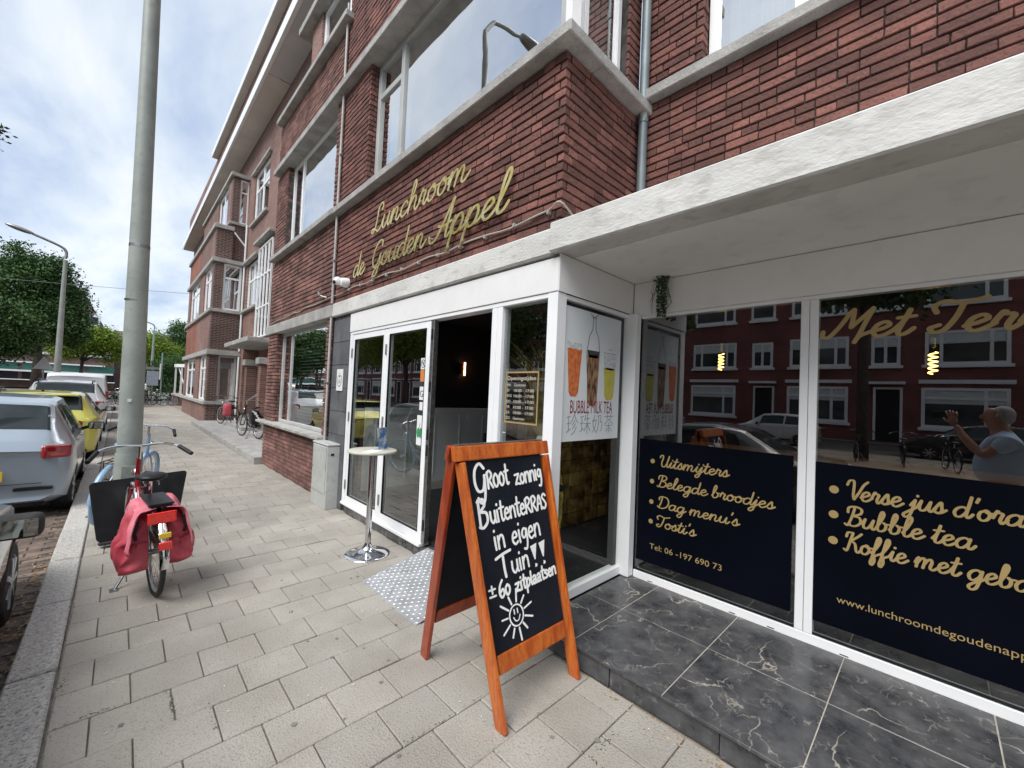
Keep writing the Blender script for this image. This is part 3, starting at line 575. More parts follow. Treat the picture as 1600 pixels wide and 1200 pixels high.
# ------------------------------------------------------------------ stroke lettering
CUR = {
'a': (1.15, [[(.85,.8),(.55,1),(.2,.8),(.05,.4),(.2,.03),(.5,.05),(.78,.45),(.88,.97)],[(.88,.97),(.8,.35),(.9,.02),(1.1,.12),(1.27,.42)]]),
'b': (1.0, [[(0,.3),(.25,1),(.42,1.75),(.3,2.1),(.16,1.8),(.1,.9),(.12,.2),(.35,0),(.65,.2),(.72,.65),(.52,.95),(.6,.85),(1.0,.85)]]),
'c': (.9, [[(.75,.8),(.5,1),(.15,.75),(.08,.3),(.3,0),(.6,.08),(.98,.42)]]),
'd': (1.15, [[(.85,.8),(.55,1),(.2,.8),(.05,.4),(.2,.03),(.5,.05),(.8,.5),(.92,1.2),(.98,2.05)],[(.98,2.05),(.88,.9),(.84,.3),(.94,.02),(1.1,.12),(1.27,.42)]]),
'e': (.9, [[(0,.32),(.4,.5),(.68,.75),(.5,1),(.2,.8),(.1,.35),(.3,0),(.6,.05),(.98,.42)]]),
'f': (.75, [[(0,.3),(.35,.9),(.6,1.7),(.5,2.1),(.35,1.9),(.25,1),(.15,0),(.05,-.7),(.2,-.95),(.36,-.5),(.3,0),(.5,.2),(.82,.42)]]),
'g': (1.1, [[(.85,.8),(.55,1),(.2,.8),(.05,.4),(.2,.03),(.5,.05),(.78,.45),(.88,.97)],[(.88,.97),(.8,0),(.65,-.7),(.35,-.92),(.15,-.65),(.4,-.3),(.85,.05),(1.22,.42)]]),
'h': (1.15, [[(0,.3),(.3,1),(.5,1.75),(.38,2.1),(.22,1.8),(.12,.9),(.05,0)],[(.07,.3),(.3,.8),(.6,1),(.75,.75),(.7,.25),(.85,0),(1.05,.1),(1.27,.42)]]),
'i': (.55, [[(0,.35),(.25,.97)],[(.25,.97),(.16,.3),(.27,0),(.45,.08),(.67,.42)],[(.34,1.36),(.36,1.44)]]),
'j': (.55, [[(0,.35),(.3,.97)],[(.3,.97),(.2,0),(.05,-.7),(-.25,-.92),(-.4,-.65),(-.1,-.3),(.3,.05),(.62,.42)],[(.4,1.36),(.42,1.44)]]),
'k': (1.1, [[(0,.3),(.3,1),(.5,1.75),(.38,2.1),(.22,1.8),(.12,.9),(.05,0)],[(.1,.4),(.4,.9),(.65,1),(.65,.7),(.25,.5)],[(.25,.5),(.5,.35),(.72,0),(1.0,.1),(1.22,.42)]]),
'l': (.6, [[(0,.3),(.3,1),(.5,1.75),(.38,2.1),(.22,1.8),(.12,.9),(.12,.2),(.28,0),(.5,.1),(.72,.42)]]),
'm': (1.65, [[(0,.4),(.12,.85),(.22,1)],[(.22,1),(.12,0)],[(.14,.35),(.36,.85),(.6,1),(.7,.7),(.63,0)],[(.66,.35),(.88,.85),(1.12,1),(1.22,.7),(1.15,.2),(1.3,0),(1.5,.1),(1.77,.42)]]),
'n': (1.15, [[(0,.4),(.12,.85),(.22,1)],[(.22,1),(.12,0)],[(.14,.35),(.36,.85),(.62,1),(.75,.75),(.68,.2),(.83,0),(1.0,.1),(1.27,.42)]]),
'o': (.95, [[(.5,1),(.15,.75),(.08,.3),(.3,0),(.6,.1),(.75,.5),(.6,.92),(.42,.98),(.6,.75),(1.03,.8)]]),
'p': (1.05, [[(0,.4),(.2,1)],[(.2,1),(.1,0),(-.04,-.92)],[(.1,.4),(.35,.9),(.65,1),(.8,.6),(.65,.1),(.35,0),(.2,.15)],[(.62,.06),(.85,.1),(1.17,.42)]]),
'r': (.8, [[(0,.4),(.2,1.1),(.3,.95),(.5,.93),(.57,.8)],[(.57,.85),(.46,.3),(.56,0),(.7,.1),(.92,.42)]]),
's': (.75, [[(0,.3),(.4,1.1),(.5,.7),(.56,.25),(.32,0),(.1,.12),(.3,.04),(.55,.1),(.87,.42)]]),
't': (.65, [[(0,.35),(.3,1),(.4,1.75)],[(.4,1.75),(.26,.8),(.2,.2),(.35,0),(.55,.1),(.77,.42)],[(.02,1.2),(.68,1.27)]]),
'u': (1.15, [[(0,.4),(.2,1)],[(.2,1),(.12,.3),(.3,0),(.6,.2),(.86,1)],[(.86,1),(.8,.3),(.9,.02),(1.05,.1),(1.27,.42)]]),
"'": (.4, [[(.3,2.0),(.2,1.6)]]), ' ': (.6, []),
'L': (1.2, [[(.95,1.55),(1.0,1.95),(.72,2.12),(.42,1.75),(.42,1.1),(.34,.4),(.08,.03),(-.12,.15),(.02,.34),(.4,.2),(.8,-.02),(1.3,.38)]]),
'G': (1.4, [[(1.2,1.6),(1.12,2.02),(.7,2.12),(.2,1.6),(.05,.8),(.35,.12),(.8,.25),(1.15,1.0)],[(1.15,1.0),(1.08,.1),(.8,-.6),(.35,-.62),(.55,-.15),(1.1,.1),(1.5,.42)]]),
'A': (1.45, [[(-.3,.4),(-.1,0),(.3,.1),(.7,.8),(1.15,1.9),(1.3,2.15)],[(1.3,2.15),(1.15,1),(1.1,.2),(1.25,0),(1.55,.4)],[(.35,.85),(.8,.72),(1.4,.85)]]),
'M': (1.75, [[(-.35,.55),(-.3,.15),(0,.1),(.35,.9),(.6,1.8),(.75,2.1)],[(.75,2.1),(.82,1.4),(.85,.75)],[(.85,.75),(1.3,1.6),(1.55,2.1)],[(1.55,2.1),(1.4,1),(1.3,.1),(1.2,-.4)],[(1.2,-.4),(1.35,.05),(1.87,.42)]]),
'T': (1.25, [[(.15,1.35),(0,1.8),(.35,2.1),(1.0,1.9),(1.7,2.15)],[(.98,1.92),(.88,1),(.65,.2),(.32,0),(.1,.3),(.4,.5)]]),
'U': (1.5, [[(0,1.6),(.1,2),(.4,2.05),(.45,1.5),(.35,.6),(.58,0),(.95,.2),(1.2,1.2),(1.3,2.05)],[(1.3,2.05),(1.15,.8),(1.22,.08),(1.38,.03),(1.6,.35)]]),
'B': (1.4, [[(.6,2),(.5,1),(.27,0),(0,.1)],[(.1,1.4),(.12,1.95),(.65,2.15),(1.15,1.95),(1.15,1.45),(.65,1.1),(1.1,1.0),(1.27,.5),(.95,.05),(.5,0),(.35,.3)]]),
'D': (1.65, [[(.5,2),(.42,1),(.25,.1)],[(0,.25),(.3,0),(.8,0),(1.3,.4),(1.5,1.2),(1.2,1.95),(.6,2.15),(.1,1.9),(.12,1.45)]]),
'V': (1.2, [[(-.1,1.5),(.05,2),(.4,2.05),(.5,1.5),(.55,.5),(.68,0)],[(.68,0),(1.0,.8),(1.3,1.7),(1.6,2.1)]]),
'K': (1.45, [[(.6,2.05),(.45,1),(.28,0),(0,.1)],[(.05,1.5),(.15,2),(.6,2.05)],[(1.35,2.1),(1.05,1.7),(.48,1.1)],[(.48,1.1),(.9,.9),(1.1,.15),(1.3,0),(1.55,.4)]]),
}
CHK = {   # chalk marker handwriting
'G': (1.3, [[(1.15,1.55),(.75,1.9),(.25,1.55),(.08,.8),(.3,.2),(.8,.2),(1.05,.75),(1.1,1.1)],[(1.1,1.1),(1.0,.1),(.75,-.55),(.4,-.55),(.2,-.25)]]),
'R': (1.0, [[(.15,1.35),(.1,0)],[(.0,1.2),(.5,1.45),(.8,1.1),(.5,.75),(.15,.65)],[(.3,.7),(.85,0)]]),
'O': (.95, [[(.45,1.1),(.1,.8),(.08,.3),(.4,0),(.75,.3),(.75,.8),(.45,1.1)]]), 'o': (.85, [[(.4,.95),(.1,.7),(.08,.3),(.35,0),(.68,.3),(.65,.75),(.4,.95)]]),
'0': (.8, [[(.35,.8),(.1,.6),(.08,.25),(.3,0),(.6,.25),(.6,.6),(.35,.8)]]),
't': (.7, [[(.35,1.7),(.28,.5),(.4,0),(.62,.1)],[(0,1.1),(.7,1.15)]]), 'z': (.95, [[(.05,.95),(.75,1.0)],[(.75,1.0),(.1,.05)],[(.1,.05),(.5,.08),(.9,0)]]),
'n': (.95, [[(.1,1),(.1,0)],[(.12,.6),(.4,1),(.7,.85),(.78,0)]]), 'i': (.45, [[(.15,1),(.17,.3),(.2,0)],[(.18,1.45),(.2,1.52)]]),
'g': (.9, [[(.7,.85),(.35,1),(.08,.65),(.2,.3),(.5,.35),(.7,.9)],[(.7,.9),(.7,0),(.5,-.65),(.15,-.6)]]),
'B': (1.05, [[(.15,1.8),(.1,0)],[(.05,1.7),(.6,1.8),(.75,1.4),(.2,1.0)],[(.2,1.0),(.8,.85),(.85,.3),(.4,-.05),(.0,.05)]]),
'u': (.95, [[(.1,1),(.12,.3),(.4,0),(.7,.3)],[(.75,1),(.75,.2),(.85,0)]]), 'e': (.85, [[(.1,.5),(.65,.6),(.5,.98),(.18,.8),(.1,.3),(.4,0),(.75,.15)]]),
'A': (.9, [[(.0,0),(.25,1.0),(.45,1.35),(.65,.9),(.75,0)],[(.15,.55),(.75,.6)]]), 'S': (.8, [[(.7,1.2),(.4,1.4),(.1,1.1),(.45,.7),(.65,.35),(.35,0),(0,.15)]]),
'T': (1.1, [[(-.2,1.55),(.5,1.75),(1.2,1.85)],[(.45,1.75),(.45,.6),(.5,0)]]),
'p': (.9, [[(.12,1),(.08,-.7)],[(.1,.6),(.4,1),(.7,.8),(.65,.3),(.3,0),(.12,.2)]]), 'l': (.4, [[(.15,1.7),(.15,.3),(.25,0)]]),
'a': (.9, [[(.1,.85),(.4,1),(.65,.75),(.62,.1),(.8,0)],[(.62,.5),(.25,.5),(.1,.2),(.3,0),(.6,.2)]]), 's': (.75, [[(.6,.9),(.3,1),(.12,.75),(.5,.45),(.5,.1),(.1,.02)]]),
'6': (.85, [[(.6,1.3),(.2,.9),(.08,.35),(.35,0),(.7,.25),(.55,.6),(.15,.4)]]), '+': (.8, [[(.35,1.2),(.35,.45)],[(0,.85),(.7,.85)],[(0,.15),(.7,.15)]]),
' ': (.55, []),
}
def catmull(p, n=6):
    if len(p) < 3: return [tuple(np.array(p[0])+(np.array(p[-1])-np.array(p[0]))*t/4) for t in range(5)]
    P = [np.array(q, float) for q in p]; P = [2*P[0]-P[1]]+P+[2*P[-1]-P[-2]]; o = []
    for i in range(1, len(P)-2):
        for t in np.linspace(0, 1, n, endpoint=False):
            o.append(tuple(.5*((2*P[i])+(P[i+1]-P[i-1])*t+(2*P[i-1]-5*P[i]+4*P[i+1]-P[i+2])*t*t+(3*P[i]-P[i-1]-3*P[i+1]+P[i+2])*t**3)))
    o.append(tuple(P[-2])); return o
def word_strokes(txt, font, slant=.0):
    x = 0; res = []
    for ch in txt:
        adv, st = font.get(ch, (.6, []))
        for s in st: res.append([(px+x+py*slant, py) for px, py in catmull(s)])
        x += adv
    return res, x
def ribbon(b, strokes, place, w, thick=0, eps=.000004, mod=.35):
    """strokes (2D) -> flat ribbons; place(x,y,d) maps to 3D (d = height above the surface); thick>0 makes them solid"""
    ti = 0
    for s in strokes:
        n = len(s); P = np.array(s); T = np.gradient(P, axis=0); T /= (np.linalg.norm(T, axis=1)[:, None]+1e-9)
        Nn = np.stack([-T[:, 1], T[:, 0]], 1); top, bot = [], []
        L_ = []; R_ = []
        cap = [(P[0]-T[0]*w*.42, .55)]+[(P[i], 1) for i in range(n)]+[(P[-1]+T[-1]*w*.42, .55)]
        idx = [0]+list(range(n))+[n-1]
        for (c, f), i in zip(cap, idx):
            ww = w*.5*f*(1-mod*.5+mod*abs(T[i][1])); ti += 1; d = thick+ti*eps
            L_.append((*(c+Nn[i]*ww), d)); R_.append((*(c-Nn[i]*ww), d))
        m_ = len(L_); vs = [place(*p) for p in L_]+[place(*p) for p in R_]
        fs = [(i, i+1, m_+i+1, m_+i) for i in range(m_-1)]
        if thick:
            vs += [place(p[0], p[1], p[2]-thick) for p in L_]+[place(p[0], p[1], p[2]-thick) for p in R_]
            fs += [(i+1, i, 2*m_+i, 2*m_+i+1) for i in range(m_-1)]+[(m_+i, m_+i+1, 3*m_+i+1, 3*m_+i) for i in range(m_-1)]
            fs += [(2*m_+i+1, 2*m_+i, 3*m_+i, 3*m_+i+1) for i in range(m_-1)]
            fs += [(0, m_, 3*m_, 2*m_), (m_-1, 2*m_-1, 4*m_-1, 3*m_-1)]
        b.add(vs, fs)
    return b
def fit(txt, font, slant, width=None, xh=None):
    st, wd = word_strokes(txt, font, slant)
    s = xh if xh else width/wd
    sx = (width/wd) if width else s
    return [[(x*sx, y*s) for x, y in k] for k in st], wd*sx
def plan_x(X, Y0, z0, d=-1):     # face looking towards -X; text runs towards -Y
    return lambda x, y, h: (X-h, Y0-x, z0+y)
def plan_y(Y, X0, z0): return lambda x, y, h: (X0+x, Y-h, z0+y)
def sans(txt, name, mat, parent, place, height, width=None, ext=.0006, align='LEFT'):
    cu = bpy.data.curves.new('t', 'FONT'); cu.body = txt; cu.size = 1; cu.resolution_u = 3
    o = bpy.data.objects.new('t', cu); S.collection.objects.link(o); bpy.context.view_layer.update()
    me = bpy.data.meshes.new_from_object(o); bpy.data.objects.remove(o); bpy.data.curves.remove(cu)
    if not len(me.vertices): return None
    xs = [v.co.x for v in me.vertices]; x0, x1 = min(xs), max(xs); sx = height if width is None else width/(x1-x0)
    for v in me.vertices: v.co = Vector(place((v.co.x-x0)*sx, v.co.y*height, ext))
    return link(me, name, mat, parent)
def cursive(txt, name, mat, parent, place, xh, width, w, slant=.22, thick=0, font=CUR, mod=.35, **k):
    st, _ = fit(txt, font, slant, width, xh); b = MB(); ribbon(b, st, place, w, thick, mod=mod)
    return b.build(name, mat, parent, norm=False, **k)

# gold letters standing off the brick
SG = thing('gold_lettering_sign', 'gold script lettering "Lunchroom de Gouden Appel" mounted on the red brick', 'sign', (2.06, 3.7, 2.95))
def sign_word(txt, Y0, Y1, z0, z1, xh, w=.024):
    wd = Y0-Y1; st, tot = fit(txt, CUR, .22, wd, xh)
    def place(x, y, h): return (2.062-h, Y0-x, z0+(z1-z0)*(x/wd)+y)
    # one letter at a time
    x = 0; scale = wd/sum(CUR[c][0] for c in txt)
    for ch in txt:
        adv, ss = CUR[ch]; b = MB()
        ribbon(b, [[((px+x+py*.22)*scale, py*xh) for px, py in catmull(s)] for s in ss], place, w, .006, mod=.5)
        if ss:
            o = b.build('letter', M_gold, SG, norm=False)
            q = MB(); k = 0
            for s in ss[:2]:
                px, py = s[0] if k == 0 else s[-1]; p = place((px+x+py*.22)*scale, py*xh, 0)
                q.tube([(2.064, p[1], p[2]), (2.098, p[1], p[2])], .0045, 6); k += 1
            q.build('standoff_pin', M_chalk, o)
        x += adv
sign_word('Lunchroom', 4.62, 2.80, 3.385, 3.39, .142, w=.0235)
sign_word('de', 5.12, 4.80, 2.95, 2.955, .135, w=.0235)
sign_word('Gouden', 4.60, 3.45, 2.955, 2.96, .138, w=.0235)
sign_word('Appel', 3.32, 2.30, 2.96, 2.965, .15, w=.027)
# window film and lettering
fb1 = MB().box(3.106, 3.114, .62, 1.68, .27, 1.245).build('window_film', M_navy, fo3)
fb2 = MB().box(3.106, 3.114, -2.08, .503, .27, 1.228).build('window_film', M_navy, fo3)
LT = MB
def disc(b, Y, z, r, X=3.1045):
    b.prism([(r*math.cos(2*PI*i/20), r*math.sin(2*PI*i/20)) for i in range(20)], Matrix(((0, 0, -1, X), (1, 0, 0, Y), (0, 1, 0, z), (0, 0, 0, 1))), .0008)
b = MB()
for z, zz in ((1.077, 0), (.917, 0), (.755, 0), (.60, 0)): disc(b, 1.562, z, .018)
disc(b, .412, 1.075, .023); disc(b, .412, .928, .023); disc(b, .412, .775, .023)
b.build('bullet_point', M_goldfilm, fo3, kind='stuff', norm=False)
WR = 3.1052
for txt, y0, wd, z0, xh, w in (('Uitsmijters', 1.51, .51, 1.045, .042, .009), ('Belegde broodjes', 1.52, .80, .885, .042, .009), ("Dag menu's", 1.512, .585, .722, .042, .009), ("Tosti's", 1.52, .305, .572, .042, .009),
                              ("Verse jus d'orange", .355, .82, 1.035, .052, .011), ('Bubble tea', .36, .50, .882, .052, .011), ('Koffie met gebak', .362, .745, .735, .052, .011)):
    cursive(txt, 'window_lettering', M_goldfilm, fo3, plan_x(WR, y0, z0), xh, wd, w, slant=.12)
cursive('Met Terras', 'window_lettering', M_goldfilm, fo3, plan_x(3.1145, .455, 1.985), .078, 1.02, .021, slant=.18)
sans('Tel: 06 -197 690 73', 'window_lettering', M_goldfilm, fo3, plan_x(WR, 1.565, .385), .062, .54)
sans('www.lunchroomdegoudenappel.nl', 'window_lettering', M_goldfilm, fo3, plan_x(WR, .39, .42), .058, .80)
# opening hours on the narrow pane
b = MB(); X = 2.1335
b.box(X-.001, X+.001, 1.945, 2.285, 1.72, 1.732).box(X-.001, X+.001, 1.945, 2.285, 1.345, 1.357).box(X-.001, X+.001, 1.945, 1.955, 1.3575, 1.7195).box(X-.001, X+.001, 2.275, 2.285, 1.3575, 1.7195)
oh = b.build('opening_hours', M_goldfilm, fo); bl = pm('window_print', (.62, .58, .48), None, 10, .5)
sans('Openingstijden', 'printed_line', bl, oh, plan_x(2.1334, 2.268, 1.668), .043, .295)
for k, (d_, h_) in enumerate((('MA', 'Gesloten'), ('DI', '10:00 - 17:00'), ('WO', '10:00 - 17:00'), ('DO', '10:00 - 17:00'), ('VR', '10:00 - 17:00'), ('ZA', '10:00 - 17:00'), ('ZO', 'Gesloten'))):
    z = 1.622-.0415*k
    sans(d_, 'printed_line', bl, oh, plan_x(2.1334, 2.268, z), .03); sans(h_, 'printed_line', bl, oh, plan_x(2.1334, 2.19, z), .03, .205 if ':' in h_ else .12)
# stickers on the right hand folding door
stx = 2.128
def sticker(name, mat, y0, y1, z0, z1, t=.0012): return MB().box(stx-t, stx, y0, y1, z0, z1).build(name, mat, dA, norm=True)
M_paper = pm('paper_white', (.72, .73, .72), (.78, .79, .78), 20, .7); M_st_or = pm('sticker_orange', (.65, .22, .05), None, 9, .5); M_green = pm('sticker_green', (.03, .28, .10), None, 9, .5); M_ink = pm('ink_black', (.02, .02, .025), None, 9, .6)
s1 = sticker('door_sticker', M_paper, 3.425, 3.51, 1.77, 1.88); s2 = sticker('door_sticker', M_st_or, 3.425, 3.51, 1.65, 1.765); s3 = sticker('door_sticker', M_paper, 3.425, 3.51, 1.47, 1.6); s4 = sticker('door_sticker', M_paper, 3.425, 3.50, 1.37, 1.45); s5 = sticker('door_sticker', M_paper, 3.425, 3.53, 1.03, 1.32)
sans('G', 'printed_mark', M_ink, s3, plan_x(stx-.0014, 3.50, 1.50), .09)
b = MB(); ribbon(b, [[(.04+.033*math.cos(t), .055+.038*math.sin(t)) for t in np.linspace(0, 6.28, 24)], [(.02, .08), (.06, .03)], [(.03, .05), (.035, .07), (.05, .07), (.05, .04)]], plan_x(stx-.0014, 3.51, 1.77), .008); b.build('printed_mark', M_ink, s1, norm=False)
b = MB(); b.ell((stx-.002, 3.455, 1.15), (.001, .028, .05)).ell((stx-.002, 3.498, 1.15), (.001, .028, .05)); b.box(stx-.003, stx-.0015, 3.474, 3.48, 1.2, 1.24); b.build('printed_mark', M_green, s5)
# poster on the return window
po = MB().box(2.215, 2.935, 1.788, 1.7905, 1.245, 2.2).build('poster', pm('poster_paper', (.66, .71, .74), (.76, .79, .80), -1.6, .6), fo2)
def cup(cx, zt, zb, rt, rb, mat, nm, lid=False):
    b = MB(); poly = [(cx-rt, zt), (cx-rb, zb+.03), (cx-rb*.6, zb), (cx+rb*.6, zb), (cx+rb, zb+.03), (cx+rt, zt)]
    b.prism([(x, z) for x, z in poly], Matrix(((1, 0, 0, 0), (0, 0, -1, 1.7875), (0, 1, 0, 0), (0, 0, 0, 1))), .0012); return b.build(nm, mat, po)
M_c1 = pm('print_orange', (.55, .10, .03), (.72, .25, .08), 30, .5); M_c2 = pm('print_brown', (.06, .02, .01), (.42, .25, .14), 22, .5, stretch=(3, 1, .5), lo=.42, hi=.6); M_c3 = pm('print_yellow', (.50, .45, .06), (.62, .56, .12), 12, .5); M_c0 = pm('print_pale', (.45, .50, .52), (.72, .74, .74), 35, .5); M_c4 = pm('print_dark', (.02, .02, .025), (.1, .08, .07), 60, .5)
cup(2.33, 1.905, 1.565, .085, .055, M_c1, 'printed_cup'); cup(2.56, 1.88, 1.50, .08, .06, M_c2, 'printed_cup'); cup(2.785, 1.80, 1.55, .082, .062, M_c3, 'printed_cup'); cup(2.785, 1.90, 1.785, .085, .083, M_c0, 'printed_cup'); cup(2.56, 1.915, 1.86, .08, .08, M_c4, 'printed_cup')
b = MB(); 
for i in range(14): b.ell((2.33+r_.uniform(-.075, .075), 1.786, 1.92+r_.uniform(-.01, .03)), (.018, .001, .014), 8, 5)
b.build('printed_foam', M_c0, po)
b = MB(); Q = plan_y(1.7872, 2.56, 1.915)
ribbon(b, [[(-.08, 0), (-.06, .1), (-.02, .16), (-.015, .25)], [(.08, 0), (.06, .1), (.02, .16), (.015, .25)], [(-.03, .25), (.03, .25)], [(-.05, .27), (0, .25), (.05, .28)]], Q, .006); 
ribbon(b, [[(-.095, -.01), (-.05, -.35)], [(.315, 0), (.14, 0), (.14, -.02)], [(.2, .03), (.25, .03)]], Q, .004); b.build('printed_outline', M_c4, po, norm=False)
M_dred = pm('print_red', (.25, .015, .03), None, 10, .5)
sans('BUBBLE MILK TEA', 'printed_text', M_dred, po, plan_y(1.7868, 2.30, 1.445), .135, .54)
CJ = {0: [[(.0,.8),(.3,.85)],[(.0,.5),(.3,.52)],[(-.02,.1),(.32,.25)],[(.15,.85),(.15,.2)],[(.65,.95),(.5,.7),(.35,.55)],[(.65,.95),(.8,.7),(.98,.55)],[(.7,.65),(.5,.45)],[(.78,.5),(.5,.25)],[(.85,.35),(.65,.1),(.4,-.02)]],
      1: [[(.0,.8),(.3,.85)],[(.0,.5),(.3,.52)],[(-.02,.1),(.32,.25)],[(.15,.85),(.15,.2)],[(.5,.9),(.42,.65)],[(.45,.72),(.9,.74)],[(.36,.48),(.98,.5)],[(.67,.95),(.67,0)],[(.65,.45),(.38,.12)],[(.7,.45),(.98,.12)]],
      2: [[(.2,.9),(.05,.4),(.35,.05)],[(.38,.65),(.25,.3),(.0,.05)],[(-.02,.62),(.4,.66)],[(.48,.85),(.85,.86),(.78,.55),(.95,.55),(.9,.15),(.78,.1)],[(.6,.85),(.58,.4),(.42,.0)]],
      3: [[(.02,.82),(.98,.84)],[(.32,.95),(.32,.7)],[(.68,.95),(.68,.7)],[(.5,.7),(.05,.42)],[(.5,.7),(.95,.42)],[(.15,.35),(.85,.36)],[(.5,.5),(.5,.0)],[(.42,.25),(.22,.06)],[(.58,.25),(.8,.06)]]}
b = MB()
for i in range(4): ribbon(b, [[(x*.13+.155*i, y*.15) for x, y in catmull(s, 4)] for s in CJ[i]], plan_y(1.7868, 2.27, 1.295), .0065)
b.build('printed_text', pm('print_grey', (.26, .30, .34), None, 10, .6), po, norm=False)
# apple plaque on the slate pier
pq = thing('apple_plaque', 'small white plaque with an apple outline on the grey tiled pier', 'plaque', (2.09, 5.44, 1.5))
p0 = bx('plate', M_paper, pq, 2.085, 2.094, 5.34, 5.54, 1.515, 1.80, bevel=.002)
b = MB(); ap = [(0, .05), (-.03, .075), (-.07, .06), (-.08, 0), (-.06, -.06), (-.02, -.09), (0, -.08), (.02, -.09), (.06, -.06), (.08, 0), (.07, .06), (.03, .075), (0, .05)]
ribbon(b, [catmull([(x*.85, y*.85) for x, y in ap]), [(0, .045), (.005, .1)], [(-.03, -.01), (.03, -.01)], [(-.03, -.03), (.03, -.03)], [(-.025, .01), (.025, .01)]], lambda x, y, h: (2.0845-h, 5.44-x, 1.65+y), .009); b.build('apple_mark', M_ink, p0, norm=False)
# ------------------------------------------------------------------ chalk A-board
AB = thing('sandwich_board', 'orange wooden A-frame chalkboard with white handwriting and a smiling sun', 'sandwich board', (1.6, 1.7, 0))
TLc, TRc = Vector((1.232, 1.705, 1.282)), Vector((1.912, 1.665, 1.288))
FL, FR, BL_, BR_ = Vector((1.318, 1.372, 0)), Vector((1.945, 1.378, 0)), Vector((1.335, 2.06, 0)), Vector((1.99, 2.08, 0))
def board_side(TL_, TR_, L_, R_, front):
    xd = (TR_-TL_).normalized(); mat = M_orange if front else M_orange_d
    wd = .072
    def P(u, v):   # u 0..1 across, v 0..1 from top down
        a = TL_.lerp(TR_, u); c = L_.lerp(R_, u); return a.lerp(c, v)
    nrm = (TR_-TL_).cross(L_-TL_).normalized(); nrm = -nrm if (nrm.y > 0) == front else nrm
    uu = wd/2/.66
    for u in (uu, 1-uu):
        b = MB(); b.beam(P(u, .068), P(u, 1.0), wd, .024, up=xd, e1=.004)
        b.v = [tuple(v) for v in b.v]; o = b.build('leg', mat, AB, bevel=.006, seg=2)
    for (v, h, nm) in ((.034, .078, 'top_rail'), (.80, .085, 'bottom_rail')):
        a, c = P(0 if v < .1 else 2*uu, v), P(1 if v < .1 else 1-2*uu, v)
        down = (P(.5, 1)-P(.5, 0)).normalized(); b = MB(); b.beam(a, c, .024 if v > .1 else .030, h, up=-down)
        b.v = [tuple(x) for x in b.v]; b.build(nm, mat, AB, bevel=.006, seg=2)
    b = MB(); a = [P(2*uu-.01, .06), P(1-2*uu+.01, .06), P(1-2*uu+.01, .78), P(2*uu-.01, .78)]
    b.add([p+nrm*.003 for p in a]+[p-nrm*.004 for p in a], [(0, 1, 2, 3), (7, 6, 5, 4), (0, 4, 5, 1), (1, 5, 6, 2), (2, 6, 7, 3), (3, 7, 4, 0)])
    return b.build('chalkboard', M_board, AB), P, nrm, uu
cbd, P, nrm, uu = board_side(TLc, TRc, FL, FR, True)
board_side(TLc+Vector((0, .03, 0)), TRc+Vector((0, .03, 0)), BL_, BR_, False)
b = MB(); b.beam(TLc+Vector((.03, .015, -.004)), TRc+Vector((-.03, .015, -.004)), .03, .012); b.build('hinge_strip', M_steel, AB)
def on_board(x, y, h):   # x 0..1 across the chalk area, y 0..1 down
    u = 2*uu+(1-4*uu)*x; v = .068+(.76-.068)*y; p = P(u, v)+nrm*(.0042+h); return tuple(p)
def chalk(txt, x0, x1, y0, y1, xh, w=.0125):
    tot = sum(CHK[c][0] for c in txt); res = []
    x = 0; W_, H_ = .51, .88
    for ch in txt:
        adv, ss = CHK[ch]
        res += [[((px+x)/tot*(x1-x0)*W_, py*xh*H_) for px, py in catmull(s)] for s in ss]; x += adv
    pl = lambda X, Y, h: on_board(x0+X/W_, y0+(y1-y0)*(X/W_/(x1-x0))-Y/H_, h)
    b = MB(); ribbon(b, res, pl, w, mod=.15); b.build('chalk_writing', M_chalk, cbd, norm=False)
chalk('G', .05, .21, .185, .18, .088, .015); chalk('ROOt', .21, .50, .162, .15, .068); chalk('zonnig', .58, .99, .165, .15, .062, .0125)
chalk('B', .04, .17, .365, .36, .082, .015); chalk('uitenteRRAS', .18, 1.0, .355, .335, .064)
chalk('in', .18, .33, .50, .495, .068); chalk('eigen', .42, .85, .50, .485, .07)
chalk('T', .20, .36, .655, .65, .07, .015); chalk('uin', .36, .62, .65, .64, .064)
chalk('+', .03, .12, .735, .735, .05, .0105); chalk('60', .15, .31, .75, .745, .066); chalk('zitplaatsen', .37, 1.0, .75, .735, .043)
b = MB(); W_, H_ = .51, .88
for k, x in enumerate((.70, .83)):
    b.add([on_board(x-.045, .535-.005*k, .0004), on_board(x+.055, .525-.005*k, .0004), on_board(x+.012, .615, .0004), on_board(x-.004, .615, .0004)], [(0, 3, 2, 1)])
    ribbon(b, [[((x+.006)*W_+.003*math.cos(t), -.648*H_+.003*math.sin(t)) for t in (0, 2, 4, 6)]], lambda X, Y, h: on_board(X/W_, -Y/H_, h), .017)
b.build('chalk_exclamation_mark', M_chalk, cbd, norm=False, kind='stuff'); b = MB()
sx, sy = .33*W_, -.865*H_
ribbon(b, [[(sx+.048*math.cos(t), sy+.048*math.sin(t)) for t in np.linspace(0, 6.4, 26)]], lambda X, Y, h: on_board(X/W_, -Y/H_, h), .008)
for i in range(11):
    a = .25+i*2*PI/11; r1 = .1 if i % 2 else .118; s0 = catmull([(sx+.06*math.cos(a), sy+.06*math.sin(a)), (sx+r1*math.cos(a), sy+r1*math.sin(a))])
    ribbon(b, [s0], lambda X, Y, h: on_board(X/W_, -Y/H_, h), .010)
ribbon(b, [[(sx-.013, sy+.028), (sx-.012, sy+.008)], [(sx+.01, sy+.028), (sx+.011, sy+.008)]], lambda X, Y, h: on_board(X/W_, -Y/H_, h), .007)
